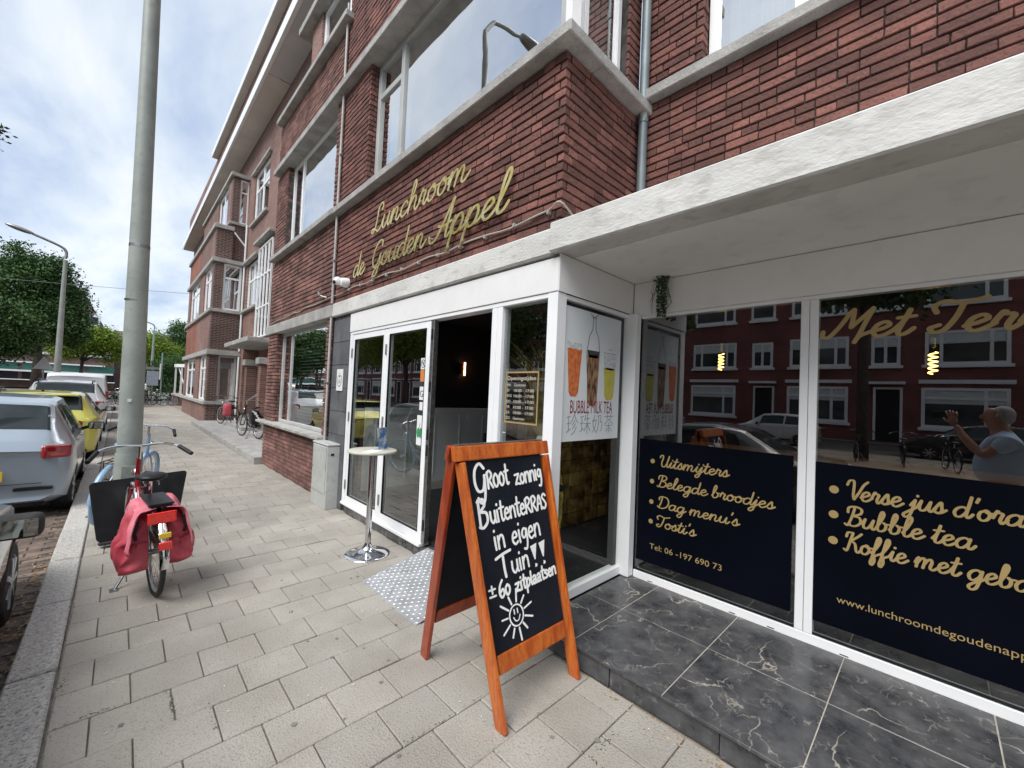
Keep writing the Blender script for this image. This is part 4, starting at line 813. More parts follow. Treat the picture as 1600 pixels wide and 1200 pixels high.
ribbon(b, [catmull([(sx-.022, sy-.006), (sx-.01, sy-.024), (sx+.01, sy-.024), (sx+.024, sy-.004)])], lambda X, Y, h: on_board(X/W_, -Y/H_, h), .006)
b.build('chalk_sun', M_chalk, cbd, norm=False)
# ------------------------------------------------------------------ bistro table
tb = thing('bar_table', 'round cream-topped standing table on a chrome foot beside the glass doors', 'table', (1.77, 3.72, 0))
cx, cy = 1.765, 3.70
b = MB().lathe([(.02, .955), (.215, .955), (.222, .96), (.222, .975), (.216, .98), (0.001, .98)], (cx, cy, 0), 48); b.build('tabletop', pm('cream_laminate', (.52, .50, .42), (.58, .56, .48), 9, .4), tb, smooth=True, bevel=0)
b = MB().lathe([(.027, .03), (.027, .94)], (cx, cy, 0), 24); b.lathe([(.05, .93), (.06, .954)], (cx, cy, 0), 20); b.build('pole', M_chrome, tb, smooth='auto')
b = MB().lathe([(.2, .0), (.203, .006), (.198, .012), (.16, .02), (.10, .032), (.06, .05), (.04, .075), (.029, .11), (.029, .112)], (cx, cy, 0), 48); b.build('foot', M_chrome, tb, smooth='auto')
fl = thing('flyer_holder', 'upright photo card of a street in a clear stand on the table', 'card', (cx+.05, cy-.02, .981))
b = MB(); b.obox(Matrix.Translation((1.835, 3.655, 1.09)) @ Matrix.Rotation(.45, 4, 'Z') @ Matrix.Rotation(-.12, 4, 'X'), .13, .003, .205); 
b.build('photo_card', pm('photo_print', (.05, .16, .38), (.55, .55, .52), 11, .35, detail=3, lo=.42, hi=.58), fl)
b = MB(); b.box(1.76, 1.91, 3.63, 3.70, .981, .987); b.build('stand', M_glass_in, fl)
pp = thing('paper_sheet', 'white paper menu lying flat on the round table', 'paper', (1.7, 3.64, .9805)); b = MB(); b.obox(Matrix.Translation((1.72, 3.60, .9815)) @ Matrix.Rotation(.6, 4, 'Z'), .2, .12, .0012); b.build('sheet', M_paper, pp)
# ------------------------------------------------------------------ ramp
rp = thing('door_ramp', 'ribbed aluminium tread-plate ramp sloping down from the open doorway', 'ramp', (1.8, 2.79, 0))
x0, x1, y0, y1 = 1.49, 2.10, 2.37, 3.19
zf = lambda x: .004+.132*(x-x0)/(x1-x0)
b = MB(); b.add([(x0, y0, 0), (x0, y1, 0), (x1, y1, zf(x1)-.006), (x1, y0, zf(x1)-.006), (x0, y0, zf(x0)), (x0, y1, zf(x0)), (x1, y1, zf(x1)), (x1, y0, zf(x1))], [(0, 1, 2, 3), (4, 7, 6, 5), (0, 4, 5, 1), (1, 5, 6, 2), (2, 6, 7, 3), (3, 7, 4, 0)])
M_ramp = pm('bright_tread_plate', (.58, .59, .60), (.74, .75, .76), 12, .42, metal=.75, rvar=.1)
b.build('plate', M_ramp, rp)
b = MB()
for i in range(19):
    for j in range(26):
        x, y = x0+.02+.031*i, y0+.018+.031*j; a = PI/4 if (i+j) % 2 else -PI/4; c_, s_ = math.cos(a), math.sin(a); z = zf(x)
        L2, W2 = .011, .0035
        sl = .132/(x1-x0)
        q = [(x+c_*L2, y+s_*L2), (x-s_*W2, y+c_*W2), (x-c_*L2, y-s_*L2), (x+s_*W2, y-c_*W2)]
        b.add([(u, v, zf(u)+.0002) for u, v in q]+[(x, y, z+.003)], [(0, 1, 4), (1, 2, 4), (2, 3, 4), (3, 0, 4)])
b.build('tread_pattern', M_ramp, rp, kind='stuff')
# ------------------------------------------------------------------ utility cabinet
uc = thing('utility_cabinet', 'weathered grey metal street cabinet against the brick pier', 'cabinet', (2.0, 5.55, 0))
M_cab = pm('cabinet_paint', (.42, .43, .41), (.52, .53, .51), -3, .55, bump=.15, bscale=30, speck=.35, speck_scale=16, speck_col=(.28, .28, .26))
bx('body', M_cab, uc, 1.945, 2.105, 5.335, 5.86, .0, .80, bevel=.006); bx('lid', M_cab, uc, 1.935, 2.108, 5.325, 5.87, .803, .83, bevel=.01)
bx('door', M_cab, uc, 1.936, 1.944, 5.36, 5.83, .2, .79, bevel=.003); bx('label_plate', M_blackp, uc, 1.99, 2.03, 5.328, 5.334, .68, .71, bevel=.001); MB().lathe([(.01, 0), (.01, .008)], (1.928, 5.8, .5), 10, 'x').build('lock', M_steel, uc)
# ------------------------------------------------------------------ camera, spotlight, cable, pipe, plant
cc = thing('security_camera', 'white dome security camera at the thin pipe below the gold letters', 'camera', (2.0, 5.37, 2.93))
b = MB().lathe([(.062, 0), (.064, .02), (.058, .07), (.05, .10)], (0, 0, 0), 24, 'x'); b.v = [(2.098-x, y+5.36, z+2.93) for x, y, z in b.v]; b.build('housing', M_white, cc, smooth='auto')
MB().ell((1.975, 5.40, 2.94), (.055, .055, .055), 20, 12).build('eyeball', M_white, cc, smooth=True)
b = MB().ell((1.932, 5.392, 2.918), (.022, .028, .026), 14, 10); b.build('lens', M_blackp, cc, smooth=True)
spt = thing('wall_spotlight', 'small grey bullet spotlight on the brick left of the dome camera', 'lamp', (2.07, 5.95, 2.85))
b = MB(); b.tube([(2.03, 6.25, 2.93), (2.0, 6.08, 2.85)], .022, 12); b.build('barrel', M_steel, spt, smooth='auto'); b = MB(); b.tube([(2.0, 6.08, 2.85), (2.06, 6.02, 2.83), (2.098, 6.02, 2.83)], .008, 8); b.build('arm', M_steel, spt)
cab = thing('wall_cable', 'pale cable clipped along the brick just above the concrete band', 'cable', (2.09, 1.8, 2.83))
pts = [(2.085, 9.1, 2.745)]
for i in range(26):
    y = 9.0-.28*i; pts.append((2.083, y, 2.752+.0+.078*min(1, i/14)+r_.uniform(-.008, .008)+(.012 if i % 3 else 0)))
pts = [p for p in pts if p[1] > 1.9]+[(2.082, 1.86, 2.848), (2.05, 1.745, 2.855), (2.2, 1.74, 2.80), (2.3, 1.748, 2.77)]
b = MB(); b.tube([tuple(p) for p in catmull(pts, 4)], .0075, 6); b.build('cord', pm('cable_beige', (.42, .37, .30), (.5, .46, .4), 9, .6), cab, smooth=True)
for i in range(1, 12): bx('clip', M_conc, cab, 2.066, 2.099, 5.6-.34*i, 5.62-.34*i, 2.815, 2.845, bevel=.002)
tpipe = thing('thin_downpipe', 'thin pale pipe running up the joint between the lunchroom and its neighbour', 'pipe', (2.075, 5.81, 0))
for z0_, z1_ in ((.83, 2.52), (2.72, 3.95), (4.045, 5.68), (5.8, 7.0)):
    b = MB(); b.tube([(2.07, 5.812, z0_), (2.07, 5.812, z1_)], .017, 10); b.build('pipe_section', M_white_pipe, tpipe, smooth='auto')
for z in (1.6, 3.3, 4.8): bx('bracket', M_steel, tpipe, 2.05, 2.099, 5.787, 5.837, z, z+.025, bevel=.002)
dp = thing('corner_downpipe', 'blue-grey zinc drainpipe in the inner corner above the canopy', 'drainpipe', (3.04, 1.71, 2.7))
for (z0_, z1_) in ((2.72, 3.90), (4.05, 5.4)):
    b = MB(); b.tube([(3.04, 1.715, z0_), (3.04, 1.715, z1_)], .037, 16); b.build('pipe_section', M_pipe, dp, smooth='auto')
b = MB(); b.tube([(3.04, 1.715, 3.90), (3.04, 1.715, 4.1)], .031, 16); b.build('pipe_joint', M_conc, dp, smooth='auto'); b = MB(); b.tube([(3.04, 1.715, 3.87), (3.04, 1.715, 3.905)], .042, 16); b.build('collar', M_pipe, dp)
b = MB(); b.tube([(3.04, 1.715, 4.98), (3.04, 1.715, 5.06)], .044, 16); b.build('collar', M_pipe, dp)
hp = thing('hanging_plant', 'trailing artificial ivy hanging from the canopy ceiling corner', 'plant', (3.04, 1.5, 2.25))
b = MB()
for i in range(16):
    a = r_.uniform(0, 6.28); p = [(3.04+.02*math.cos(a), 1.5+.02*math.sin(a), 2.545)]; L_ = r_.uniform(.14, .31)
    for k in range(1, 7): p.append((3.03+.025*math.cos(a)+r_.gauss(0, .01), 1.50+(.03+.01*k)*math.sin(a)*.9+r_.gauss(0, .01), 2.545-L_*k/6))
    b.tube(p, .0015, 4)
b.build('stem', pm('stem_green', (.05, .08, .03), None, 9, .7), hp)
b = MB()
for i in range(430):
    z = 2.55-.33*r_.random()**1.1; f = .055 if z > 2.5 else .035; a = r_.uniform(0, 6.28); x, y = 3.03+f*math.cos(a)*r_.random()**.5, 1.5+f*1.15*math.sin(a)*r_.random()**.5-.012*(2.5-z)
    M = Matrix.Translation((x, y, z)) @ Matrix.Rotation(r_.uniform(0, 6.28), 4, 'Z') @ Matrix.Rotation(r_.uniform(.3, 1.4), 4, 'X'); s = r_.uniform(.008, .014)
    b.add([M @ Vector(v) for v in ((0, -s, 0), (s*.8, 0, s*.25), (0, s, 0), (-s*.8, 0, s*.25))], [(0, 1, 2), (0, 2, 3)])
b.build('ivy_leaf', pm('ivy_green', (.018, .045, .018), (.05, .10, .035), -60, .5), hp, kind='stuff', norm=False)
# ------------------------------------------------------------------ things inside
M_fil = glow('filament', (1, .50, .10), 7); M_tubeglow = glow('lamp_tube', (1, .42, .2), 5)
for i, (x, y, z, lb) in enumerate(((4.0, 1.376, 1.95, 'glowing spiral filament bulb hanging behind the first big window'), (4.0, .01, 1.9, 'glowing spiral filament bulb hanging behind the Met Terras window'))):
    pd = thing('pendant_lamp', lb, 'lamp', (x, y, z), group='filament bulbs hanging inside the lunchroom windows')
    b = MB(); b.tube([(x, y, z+.16), (x, y, 2.6)], .003, 6); b.build('cord', M_blackp, pd); b = MB(); b.tube([(x, y, z+.11), (x, y, z+.17)], .018, 12); b.build('socket', M_gold, pd)
    MB().ell((x, y, z), (.05, .05, .11), 16, 10).build('bulb', M_glass_in, pd, smooth=True)
    b = MB(); b.tube([(x+.022*math.cos(t*1.0), y+.022*math.sin(t*1.0), z-.075+.15*t/31) for t in np.linspace(0, 31, 90)], .0035, 5); b.build('filament', M_fil, pd)
for (x, y, z, lb) in ((3.82, 5.06, 1.93, 'slim glowing wall lamp seen through the open doorway'), (6.9, 5.06, 1.85, 'slim glowing wall lamp seen deep behind the first big window')):
    wl_ = thing('wall_lamp', lb, 'lamp', (x, y, z)); b = MB(); b.tube([(x, y-.03, z-.10), (x, y-.03, z+.10)], .012, 8); b.build('light_tube', M_tubeglow, wl_)
    bx('back_plate', M_blackp, wl_, x-.05, x-.02, y-.02, y+.018, z-.09, z+.09); bx('bracket', M_blackp, wl_, x-.02, x, y-.03, y-.01, z-.01, z+.01)
gp = thing('gold_vase', 'tall embossed brass vase standing behind the corner window', 'vase', (2.55, 2.15, .127))
M_brass = pm('hammered_brass', (.55, .40, .08), (.80, .62, .20), 14, .22, metal=1, bump=1, bscale=30)
b = MB().lathe([(.09, .127), (.1, .14), (.075, .2), (.09, .35), (.12, .6), (.125, .8), (.1, .98), (.07, 1.06), (.085, 1.12), (.09, 1.13)], (2.5, 2.12, 0), 36); b.build('vase_body', M_brass, gp, smooth='auto')
pg = thing('pampas_grass', 'dried pampas grass in a white pot behind the opening hours pane', 'plant', (2.35, 2.25, .127))
MB().lathe([(.07, .9), (.09, 1.0), (.1, 1.15), (.085, 1.25), (.08, 1.26)], (2.3, 1.98, 0), 24).build('pot', M_white, pg, smooth='auto'); 
b = MB(); MB().box(2.2, 2.42, 1.9, 2.32, .86, .9).build('shelf', M_blackp, pg)
for i in range(230):
    a = r_.uniform(0, 6.28); sp_ = r_.uniform(.05, .34); p0 = Vector((2.33, 2.06, 1.2)); h = r_.uniform(.25, .95)
    p1 = p0+Vector((sp_*math.cos(a)*.3, sp_*.6*math.sin(a), h*.65)); p2 = p0+Vector((min(sp_*math.cos(a), .3), max(-.15, min(sp_*math.sin(a)*1.3, .3)), h*.8))
    b.tube([p0, p1, p2], [.0012, .001, .0004], 3, cap=False)
b.build('dried_grass', pm('dry_straw', (.22, .15, .06), (.42, .32, .14), -20, .9), pg, kind='stuff', norm=False)
chh = thing('cafe_chair', 'dark wooden cafe chair just inside the open doorway', 'chair', (4.0, 4.4, .127))
def chair(t, x, y):
    M_dw = M_blackp
    bx('seat', M_dw, t, x-.2, x+.2, y-.2, y+.2, .52, .56, bevel=.01); bx('backrest', M_dw, t, x-.2, x+.2, y+.17, y+.2, .62, 1.0, bevel=.012)
    for sx_ in (-.18, .18):
        for sy_ in (-.18, .18): bx('leg', M_dw, t, x+sx_-.018, x+sx_+.018, y+sy_-.018, y+sy_+.018, .127, .62 if sy_ > 0 else .52)
chair(chh, 4.0, 4.3)
ctb = thing('cafe_table', 'dark square cafe table with a small red flower vase inside the doorway', 'table', (4.6, 4.6, .127))
bx('tabletop', M_blackp, ctb, 4.25, 5.0, 4.3, 5.0, .84, .87); bx('leg', M_steel, ctb, 4.58, 4.64, 4.62, 4.68, .15, .84); bx('foot', M_blackp, ctb, 4.4, 4.8, 4.45, 4.85, .127, .15)
fv = thing('flower_vase', 'little vase of red flowers on the cafe table', 'vase', (4.4, 4.5, .87)); MB().lathe([(.03, .87), (.035, .93), (.02, 1.0)], (4.4, 4.5, 0), 14).build('vase_body', M_glass_in, fv, smooth='auto')
b = MB()
for i in range(9): b.ell((4.4+r_.uniform(-.06, .06), 4.5+r_.uniform(-.06, .06), 1.06+r_.uniform(-.03, .05)), (.025, .025, .02), 8, 5)
b.build('flower_head', M_red_b, fv)
# ------------------------------------------------------------------ neighbouring brick house (joined to the lunchroom)
MB().box(3.12, 3.5, -4, 1.775, 5.95, 9.0).box(3.12, 3.5, -14, -4.01, 2.7, 9.0).box(3.12, 3.5, -14, -4.01, 0, 2.5).box(3.12, 3.5, -4, -2.21, 4.16, 5.94).build('upper_wall', brick_mat('brick_upper', (.15, .066, .054), (.24, .10, .077), (.06, .05, .045), 'x'), SB, kind='stuff')
bx('canopy', M_concw, SB, 2.045, 3.11, -14, -4.01, 2.532, 2.735, bevel=.01)
NB = thing('brick_house', 'red brick house next to the lunchroom with wide white framed windows on two floors', 'house', (2.1, 7.5, 0))
it = []
lw = wall(NB, 'wall', M_mortar_l, 2.118, 2.5, 5.885, 9.2, 0, .83)
bricks(it, VN, 'x', 2.1, 5.87, 9.22, .01, .815, seed=70)
wall(NB, 'wall', M_mortar, 2.118, 2.4, 5.83, 6.03, .87, 2.53); bricks(it, VN, 'x', 2.1, 5.83, 6.05, .875, 2.525, seed=71); bricks(it, VN, 'y', 6.05, 2.16, 2.23, .875, 2.525, seed=72)
wall(NB, 'wall', M_mortar, 2.118, 2.4, 8.62, 9.2, .87, 2.53); bricks(it, VN, 'x', 2.1, 8.6, 9.22, .875, 2.525, seed=73, alt0=(0, .059)); bricks(it, VN, 'y', 8.6, 2.1, 2.2, .875, 2.525, alt0=(.059, 0), seed=74)
wall(NB, 'wall', M_mortar, 2.118, 2.5, 5.825, 9.2, 2.70, 3.955); bricks(it, VN, 'x', 2.1, 5.825, 9.22, 2.72, 3.95, seed=75)
for (a, c_, al) in ((5.825, 6.08, None), (8.5, 9.22, (0, .059))):
    wall(NB, 'wall', M_mortar, 2.118, 2.4, a, c_-.02, 4.04, 5.685); bricks(it, VN, 'x', 2.1, a, c_, 4.045, 5.68, seed=int(a*10), alt0=al)
bricks(it, VN, 'y', 8.5, 2.1, 2.2, 4.045, 5.68, alt0=(.059, 0), seed=77)
wall(NB, 'wall', M_mortar, 2.118, 2.4, 5.87, 9.2, 5.79, 6.70); bricks(it, VN, 'x', 2.1, 5.86, 9.22, 5.80, 6.70, seed=78)
pieces(lw, 'brick', it, 300, M_brick_n)
bx('concrete_band', M_conc, NB, 2.06, 2.45, 5.805, 9.32, 2.53, 2.705, bevel=.01)
bx('window_sill', M_conc, NB, 1.97, 2.3, 5.83, 9.3, .825, .872, bevel=.008)
bx('window_sill', M_conc, NB, 1.99, 2.4, 5.815, 9.1, 3.955, 4.04, bevel=.008); bx('concrete_beam', M_conc, NB, 1.99, 2.6, 5.86, 9.12, 5.685, 5.79, bevel=.008)
bx('balcony_coping', M_conc, NB, 1.99, 2.5, 5.68, 9.13, 6.71, 6.80, bevel=.008)
w1_ = window(NB, 'x', 2.2, 6.05, 8.6, .875, 2.53, .05, .05, mull=(8.05,), fmat=M_grey, gmat=M_glass_up, dark=.6, label='wide ground floor window reflecting green trees and parked cars')
window(NB, 'x', 2.2, 6.08, 8.5, 4.042, 5.685, .05, .05, mull=(7.95,), gmat=M_glass_up, dark=.6)
b = MB()
for k in range(26): b.box(2.33, 2.355, 6.12, 8.0, 1.0+.055*k, 1.012+.055*k)
b.build('blind_slat', M_curtain, w1_, kind='stuff')
# set back third storey with hood
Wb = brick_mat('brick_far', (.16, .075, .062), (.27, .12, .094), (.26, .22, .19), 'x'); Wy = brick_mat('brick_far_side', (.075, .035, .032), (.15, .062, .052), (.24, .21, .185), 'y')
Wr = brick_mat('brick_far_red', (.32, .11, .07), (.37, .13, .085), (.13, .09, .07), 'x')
MB().box(2.8, 3.35, 5.9, 6.9, 6.75, 10.98).box(2.8, 3.35, 9.36, 10.0, 6.75, 10.98).build('upper_wall', Wb, NB, kind='stuff')
window(NB, 'x', 2.85, 6.9, 9.36, 6.9, 9.75, .09, .07, mull=(7.9,), gmat=M_glass_up, dark=.4)
bx('hood', M_conc, NB, 2.62, 3.2, 5.9, 10.45, 9.76, 9.92, bevel=.01)
# ------------------------------------------------------------------ stairwell house set back behind it
SH = thing('stairwell_house', 'set back brick house with a tall slim stair window and a porch on brick columns', 'house', (3.4, 14, 0))
MB().box(3.4, 9, 9.3, 19.1, 2.9, 4.4).box(3.4, 9, 9.3, 16.9, 4.4, 6.2).box(3.4, 9, 18.7, 19.1, 4.4, 6.2).box(3.4, 9, 9.3, 19.1, 6.2, 7.65).box(3.4, 9, 9.3, 16.1, 7.65, 9.6).box(3.4, 9, 18.3, 19.1, 7.65, 9.6).box(3.4, 9, 9.3, 37, 9.6, 11).build('wall', Wb, SH, kind='stuff')
MB().box(3.9, 9, 9.3, 19.1, 0, 2.9).build('porch_wall', Wb, SH); MB().box(3.4, 3.9, 18.6, 19.1, .1, 2.9).build('wall', Wb, SH)
window(SH, 'x', 3.45, 16.9, 18.7, 4.4, 6.2, .09, .06, mull=(17.8,), tran=((16.98, 18.6, 5.5),), gmat=M_glass_up, dark=.3)
window(SH, 'x', 3.45, 16.1, 18.3, 7.65, 9.6, .09, .06, mull=(17.2,), tran=((16.2, 18.2, 8.9),), gmat=M_glass_up, dark=.3)
window(SH, 'x', 3.33, 14.9, 16.7, 3.15, 6.35, .05, .06, mull=(15.35, 15.8, 16.25), tran=((14.95, 16.65, 4.2), (14.95, 16.65, 5.3)), gmat=M_glass_up, dark=.07, label='tall slim stair window with many glazing bars')
for (x0, y0, y1, z) in ((3.2, 14.8, 17.0, 6.5), (3.3, 15.9, 18.6, 9.62), (3.3, 16.0, 18.45, 7.56), (3.25, 16.8, 19.0, 6.2), (3.28, 16.8, 19.0, 4.3)): bx('hood', M_conc, SH, x0, 3.5, y0, y1, z, z+.1, bevel=.01)
bx('porch_roof', M_conc, SH, 2.75, 3.9, 14.6, 18.4, 2.88, 3.03, bevel=.01)
for y in (16.7, 14.75):
    cN = MB().box(3.16, 3.44, y-.14, y+.14, .1, 2.2).build('column', Wb, SH); bx('capital', M_conc, cN, 3.08, 3.5, y-.22, y+.22, 2.2, 2.4, bevel=.01); bx('column_base', M_conc, cN, 3.13, 3.47, y-.17, y+.17, .1, .5)
b = MB().tube([(3.2, 16.5, .95), (3.6, 15.6, 1.45)], .025, 8); b.build('handrail', M_alu, SH)
bx('entrance_step', M_conc, SH, 2.75, 3.6, 14.6, 16.5, .1, .22); bx('entrance_step', M_conc, SH, 3.0, 3.9, 14.7, 16.4, .221, .40)
for y in (15.2, 17.5): bx('front_door', M_whiteb, SH, 3.86, 3.899, y-.45, y+.45, .4, 2.5)
tr_ = MB().box(1.985, 3.95, 9.25, 19.0, -.012, .115).build('raised_path', M_conc); structure(tr_)
wp = thing('white_downpipe', 'white downpipe in the corner beside the brick bay', 'pipe', (3.36, 19.0, 0))
b = MB(); b.tube([(3.34, 19.02, .1), (3.34, 19.02, 2.6)], .035, 8); b.tube([(3.34, 19.02, 2.82), (3.34, 19.02, 4.27)], .035, 8); b.tube([(3.34, 19.02, 4.42), (3.34, 19.02, 6.18)], .035, 8); b.tube([(3.34, 19.02, 6.36), (3.34, 19.02, 7.85)], .035, 8); b.tube([(3.32, 19.03, 7.0), (2.95, 19.05, 7.45)], .03, 8); b.build('pipe_section', M_white, wp, kind='stuff')
# ------------------------------------------------------------------ bay house
BH = thing('bay_house', 'brick house with a projecting bay, pale concrete bands and a balcony under wide eaves', 'house', (2.4, 19.2, 0))
BY = 19.15
def seg(y0, y1, z0, z1, x=2.4, m_=None): MB().box(x, x+.3, y0, y1, z0, z1).build('wall', m_ or Wb, BH)
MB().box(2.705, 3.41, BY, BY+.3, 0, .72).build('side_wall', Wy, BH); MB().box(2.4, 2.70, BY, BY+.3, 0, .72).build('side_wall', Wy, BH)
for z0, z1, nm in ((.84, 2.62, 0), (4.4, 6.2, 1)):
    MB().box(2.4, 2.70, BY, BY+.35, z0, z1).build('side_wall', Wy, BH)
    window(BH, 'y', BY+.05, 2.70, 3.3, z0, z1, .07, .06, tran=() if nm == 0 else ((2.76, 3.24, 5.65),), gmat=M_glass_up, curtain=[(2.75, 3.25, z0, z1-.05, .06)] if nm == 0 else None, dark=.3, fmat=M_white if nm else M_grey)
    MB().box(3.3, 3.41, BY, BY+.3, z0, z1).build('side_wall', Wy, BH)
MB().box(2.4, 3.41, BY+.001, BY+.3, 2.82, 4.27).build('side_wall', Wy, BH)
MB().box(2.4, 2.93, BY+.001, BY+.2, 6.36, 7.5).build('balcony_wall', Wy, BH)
for z0, z1 in ((0, .72), (2.82, 4.27)):
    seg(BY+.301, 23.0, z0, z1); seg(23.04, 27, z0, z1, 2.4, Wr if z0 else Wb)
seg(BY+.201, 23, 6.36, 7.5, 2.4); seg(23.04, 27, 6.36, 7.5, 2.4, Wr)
for z0, z1 in ((.84, 2.62), (4.4, 6.2)):
    seg(BY+.351, 19.65, z0, z1); seg(21.6, 22.9, z0, z1); seg(26.2, 27, z0, z1)
    for (a, c_) in ((19.65, 21.6), (22.9, 26.2)):
        window(BH, 'x', 2.45, a, c_, z0, z1, .08, .06, mull=((a+c_)/2,), tran=((a+.08, c_-.08, z1-.5),), gmat=M_glass_up, dark=.4)
        b = MB(); 
        if z0 < 1: 
            for k in range(7): b.box(2.56, 2.6, a+.1, c_-.1, z0+.15+.2*k, z0+.21+.2*k)
            b.build('blind_slat', M_whiteb, BH, kind='stuff')
def band(z0, z1, e=.12, x1=3.41, yN=27.1):
    b = MB().box(2.4-e, 2.7, BY-e, yN, z0, z1); b.box(2.7005, x1, BY-e, BY+.2, z0, z1); b.build('concrete_band', M_conc, BH, bevel=.008)
band(.72, .835, .10, 3.41, 30); band(2.625, 2.815, .10); band(4.275, 4.395, .09); band(6.205, 6.355, .09); band(7.505, 7.66, .08, 2.95)
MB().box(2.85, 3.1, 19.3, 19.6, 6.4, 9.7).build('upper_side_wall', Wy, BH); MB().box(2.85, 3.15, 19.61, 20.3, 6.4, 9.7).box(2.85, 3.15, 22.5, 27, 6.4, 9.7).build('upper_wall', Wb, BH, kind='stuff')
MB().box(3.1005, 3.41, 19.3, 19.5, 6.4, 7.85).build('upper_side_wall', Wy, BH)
window(BH, 'y', 19.33, 3.1, 3.4, 7.95, 9.7, .05, .05, tran=((3.15, 3.35, 9.2),), gmat=M_glass_up, dark=.3); window(BH, 'x', 2.9, 20.3, 22.5, 7.9, 9.7, .08, .05, mull=(21.4,), gmat=M_glass_up, dark=.3)
b = MB().box(2.76, 3.1, 19.2, 27, 9.75, 9.88).box(3.1005, 3.41, 19.2, 19.6, 9.75, 9.88); b.build('concrete_band', M_conc, BH, bevel=.008)
b = MB().box(2.78, 3.1, 19.22, 22, 7.83, 7.93).box(3.1005, 3.41, 19.22, 19.6, 7.83, 7.93); b.build('concrete_band', M_conc, BH, bevel=.008)
MB().box(3.41, 9, 19.16, 37, 0, 9.59).build('main_wall', Wb, BH)
# round shop bay at the far corner
RB = thing('round_bay', 'low rounded shop bay with a white canopy at the far corner of the row', 'bay window', (3.2, 35, 0))
def arc(r, z0, z1, mat, nm, cx_=3.4, cy_=34.5, sy=1.9): 
    pts = [(cx_-r*math.sin(t), cy_+sy*r*math.cos(t)*.9) for t in np.linspace(-.1, PI+.1, 22)]+[(cx_+.3, cy_-sy*r), (cx_+.3, cy_+sy*r)][:1]
    MB().prism(pts, Matrix.Translation((0, 0, z0)), z1-z0).build(nm, mat, RB)
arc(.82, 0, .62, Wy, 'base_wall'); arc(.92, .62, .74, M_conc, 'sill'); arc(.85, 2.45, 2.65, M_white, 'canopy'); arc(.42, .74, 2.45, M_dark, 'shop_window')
b = MB(); 
for t in (.5, 1.1, 1.7, 2.4): b.box(3.4-.78*math.sin(t)-.04, 3.4-.78*math.sin(t)+.04, 34.5+1.35*math.cos(t)-.04, 34.5+1.35*math.cos(t)+.04, .74, 2.45)
b.build('canopy_post', M_white, RB)
b = MB().tube([(2.75, 33.9, 2.4), (3.0, 33.2, 1.3)], .03, 6); b.build('brace', M_white, RB)
# ------------------------------------------------------------------ eaves
EV = thing('roof_eaves', 'wide white eaves with slatted soffit running along the top of the brick row', 'roof', (3, 15, 11))
def q4(z0, z1, xa, xb, y0, y1): return MB().add([(xa(y0), y0, z0), (xa(y1), y1, z0), (xb, y1, z0), (xb, y0, z0), (xa(y0), y0, z1), (xa(y1), y1, z1), (xb, y1, z1), (xb, y0, z1)], [(0, 1, 2, 3), (4, 7, 6, 5), (0, 4, 5, 1), (1, 5, 6, 2), (2, 6, 7, 3), (3, 7, 4, 0)])
xa = lambda y: 2.72+(y-10)*.0045
q4(11.0, 11.12, xa, 3.9, 14.15, 37.6).build('soffit', pm('soffit_beige', (.62, .58, .54), (.72, .68, .64), -1, .7), EV)
b = MB()
for k in range(int((14.1-1.5)/.09)):
    y = 1.5+.09*k; b.box(xa(y)+.02, 3.9, y, y+.082, 11.0, 11.04)
b.build('soffit_slat', pm('slat_grey', (.60, .61, .64), (.68, .69, .72), -1, .6), EV, kind='stuff')
q4(11.045, 11.12, xa, 3.9, 1.4, 14.1).build('soffit_board', M_grey, EV)
q4(10.98, 11.32, lambda y: xa(y)-.06, 2.77, 1.4, 37.65).build('fascia', M_white, EV)
MB().box(2.98, 3.9, 1.4, 36, 11.13, 12.7).build('attic_wall', Wb, EV)
q4(12.7, 12.95, lambda y: 2.76, 6, 1.4, 25).build('attic_roof', pm('roof_trim', (.62, .6, .57), (.7, .68, .65), -1, .6), EV); MB().box(2.74, 2.757, 1.4, 25.05, 12.72, 12.99).build('attic_fascia', M_white, EV)
b = MB()
for k in range(5): b.box(2.95, 2.978, 5+4*k, 7.6+4*k, 11.4, 11.46)
b.build('attic_window_sill', M_white, EV, kind='stuff')
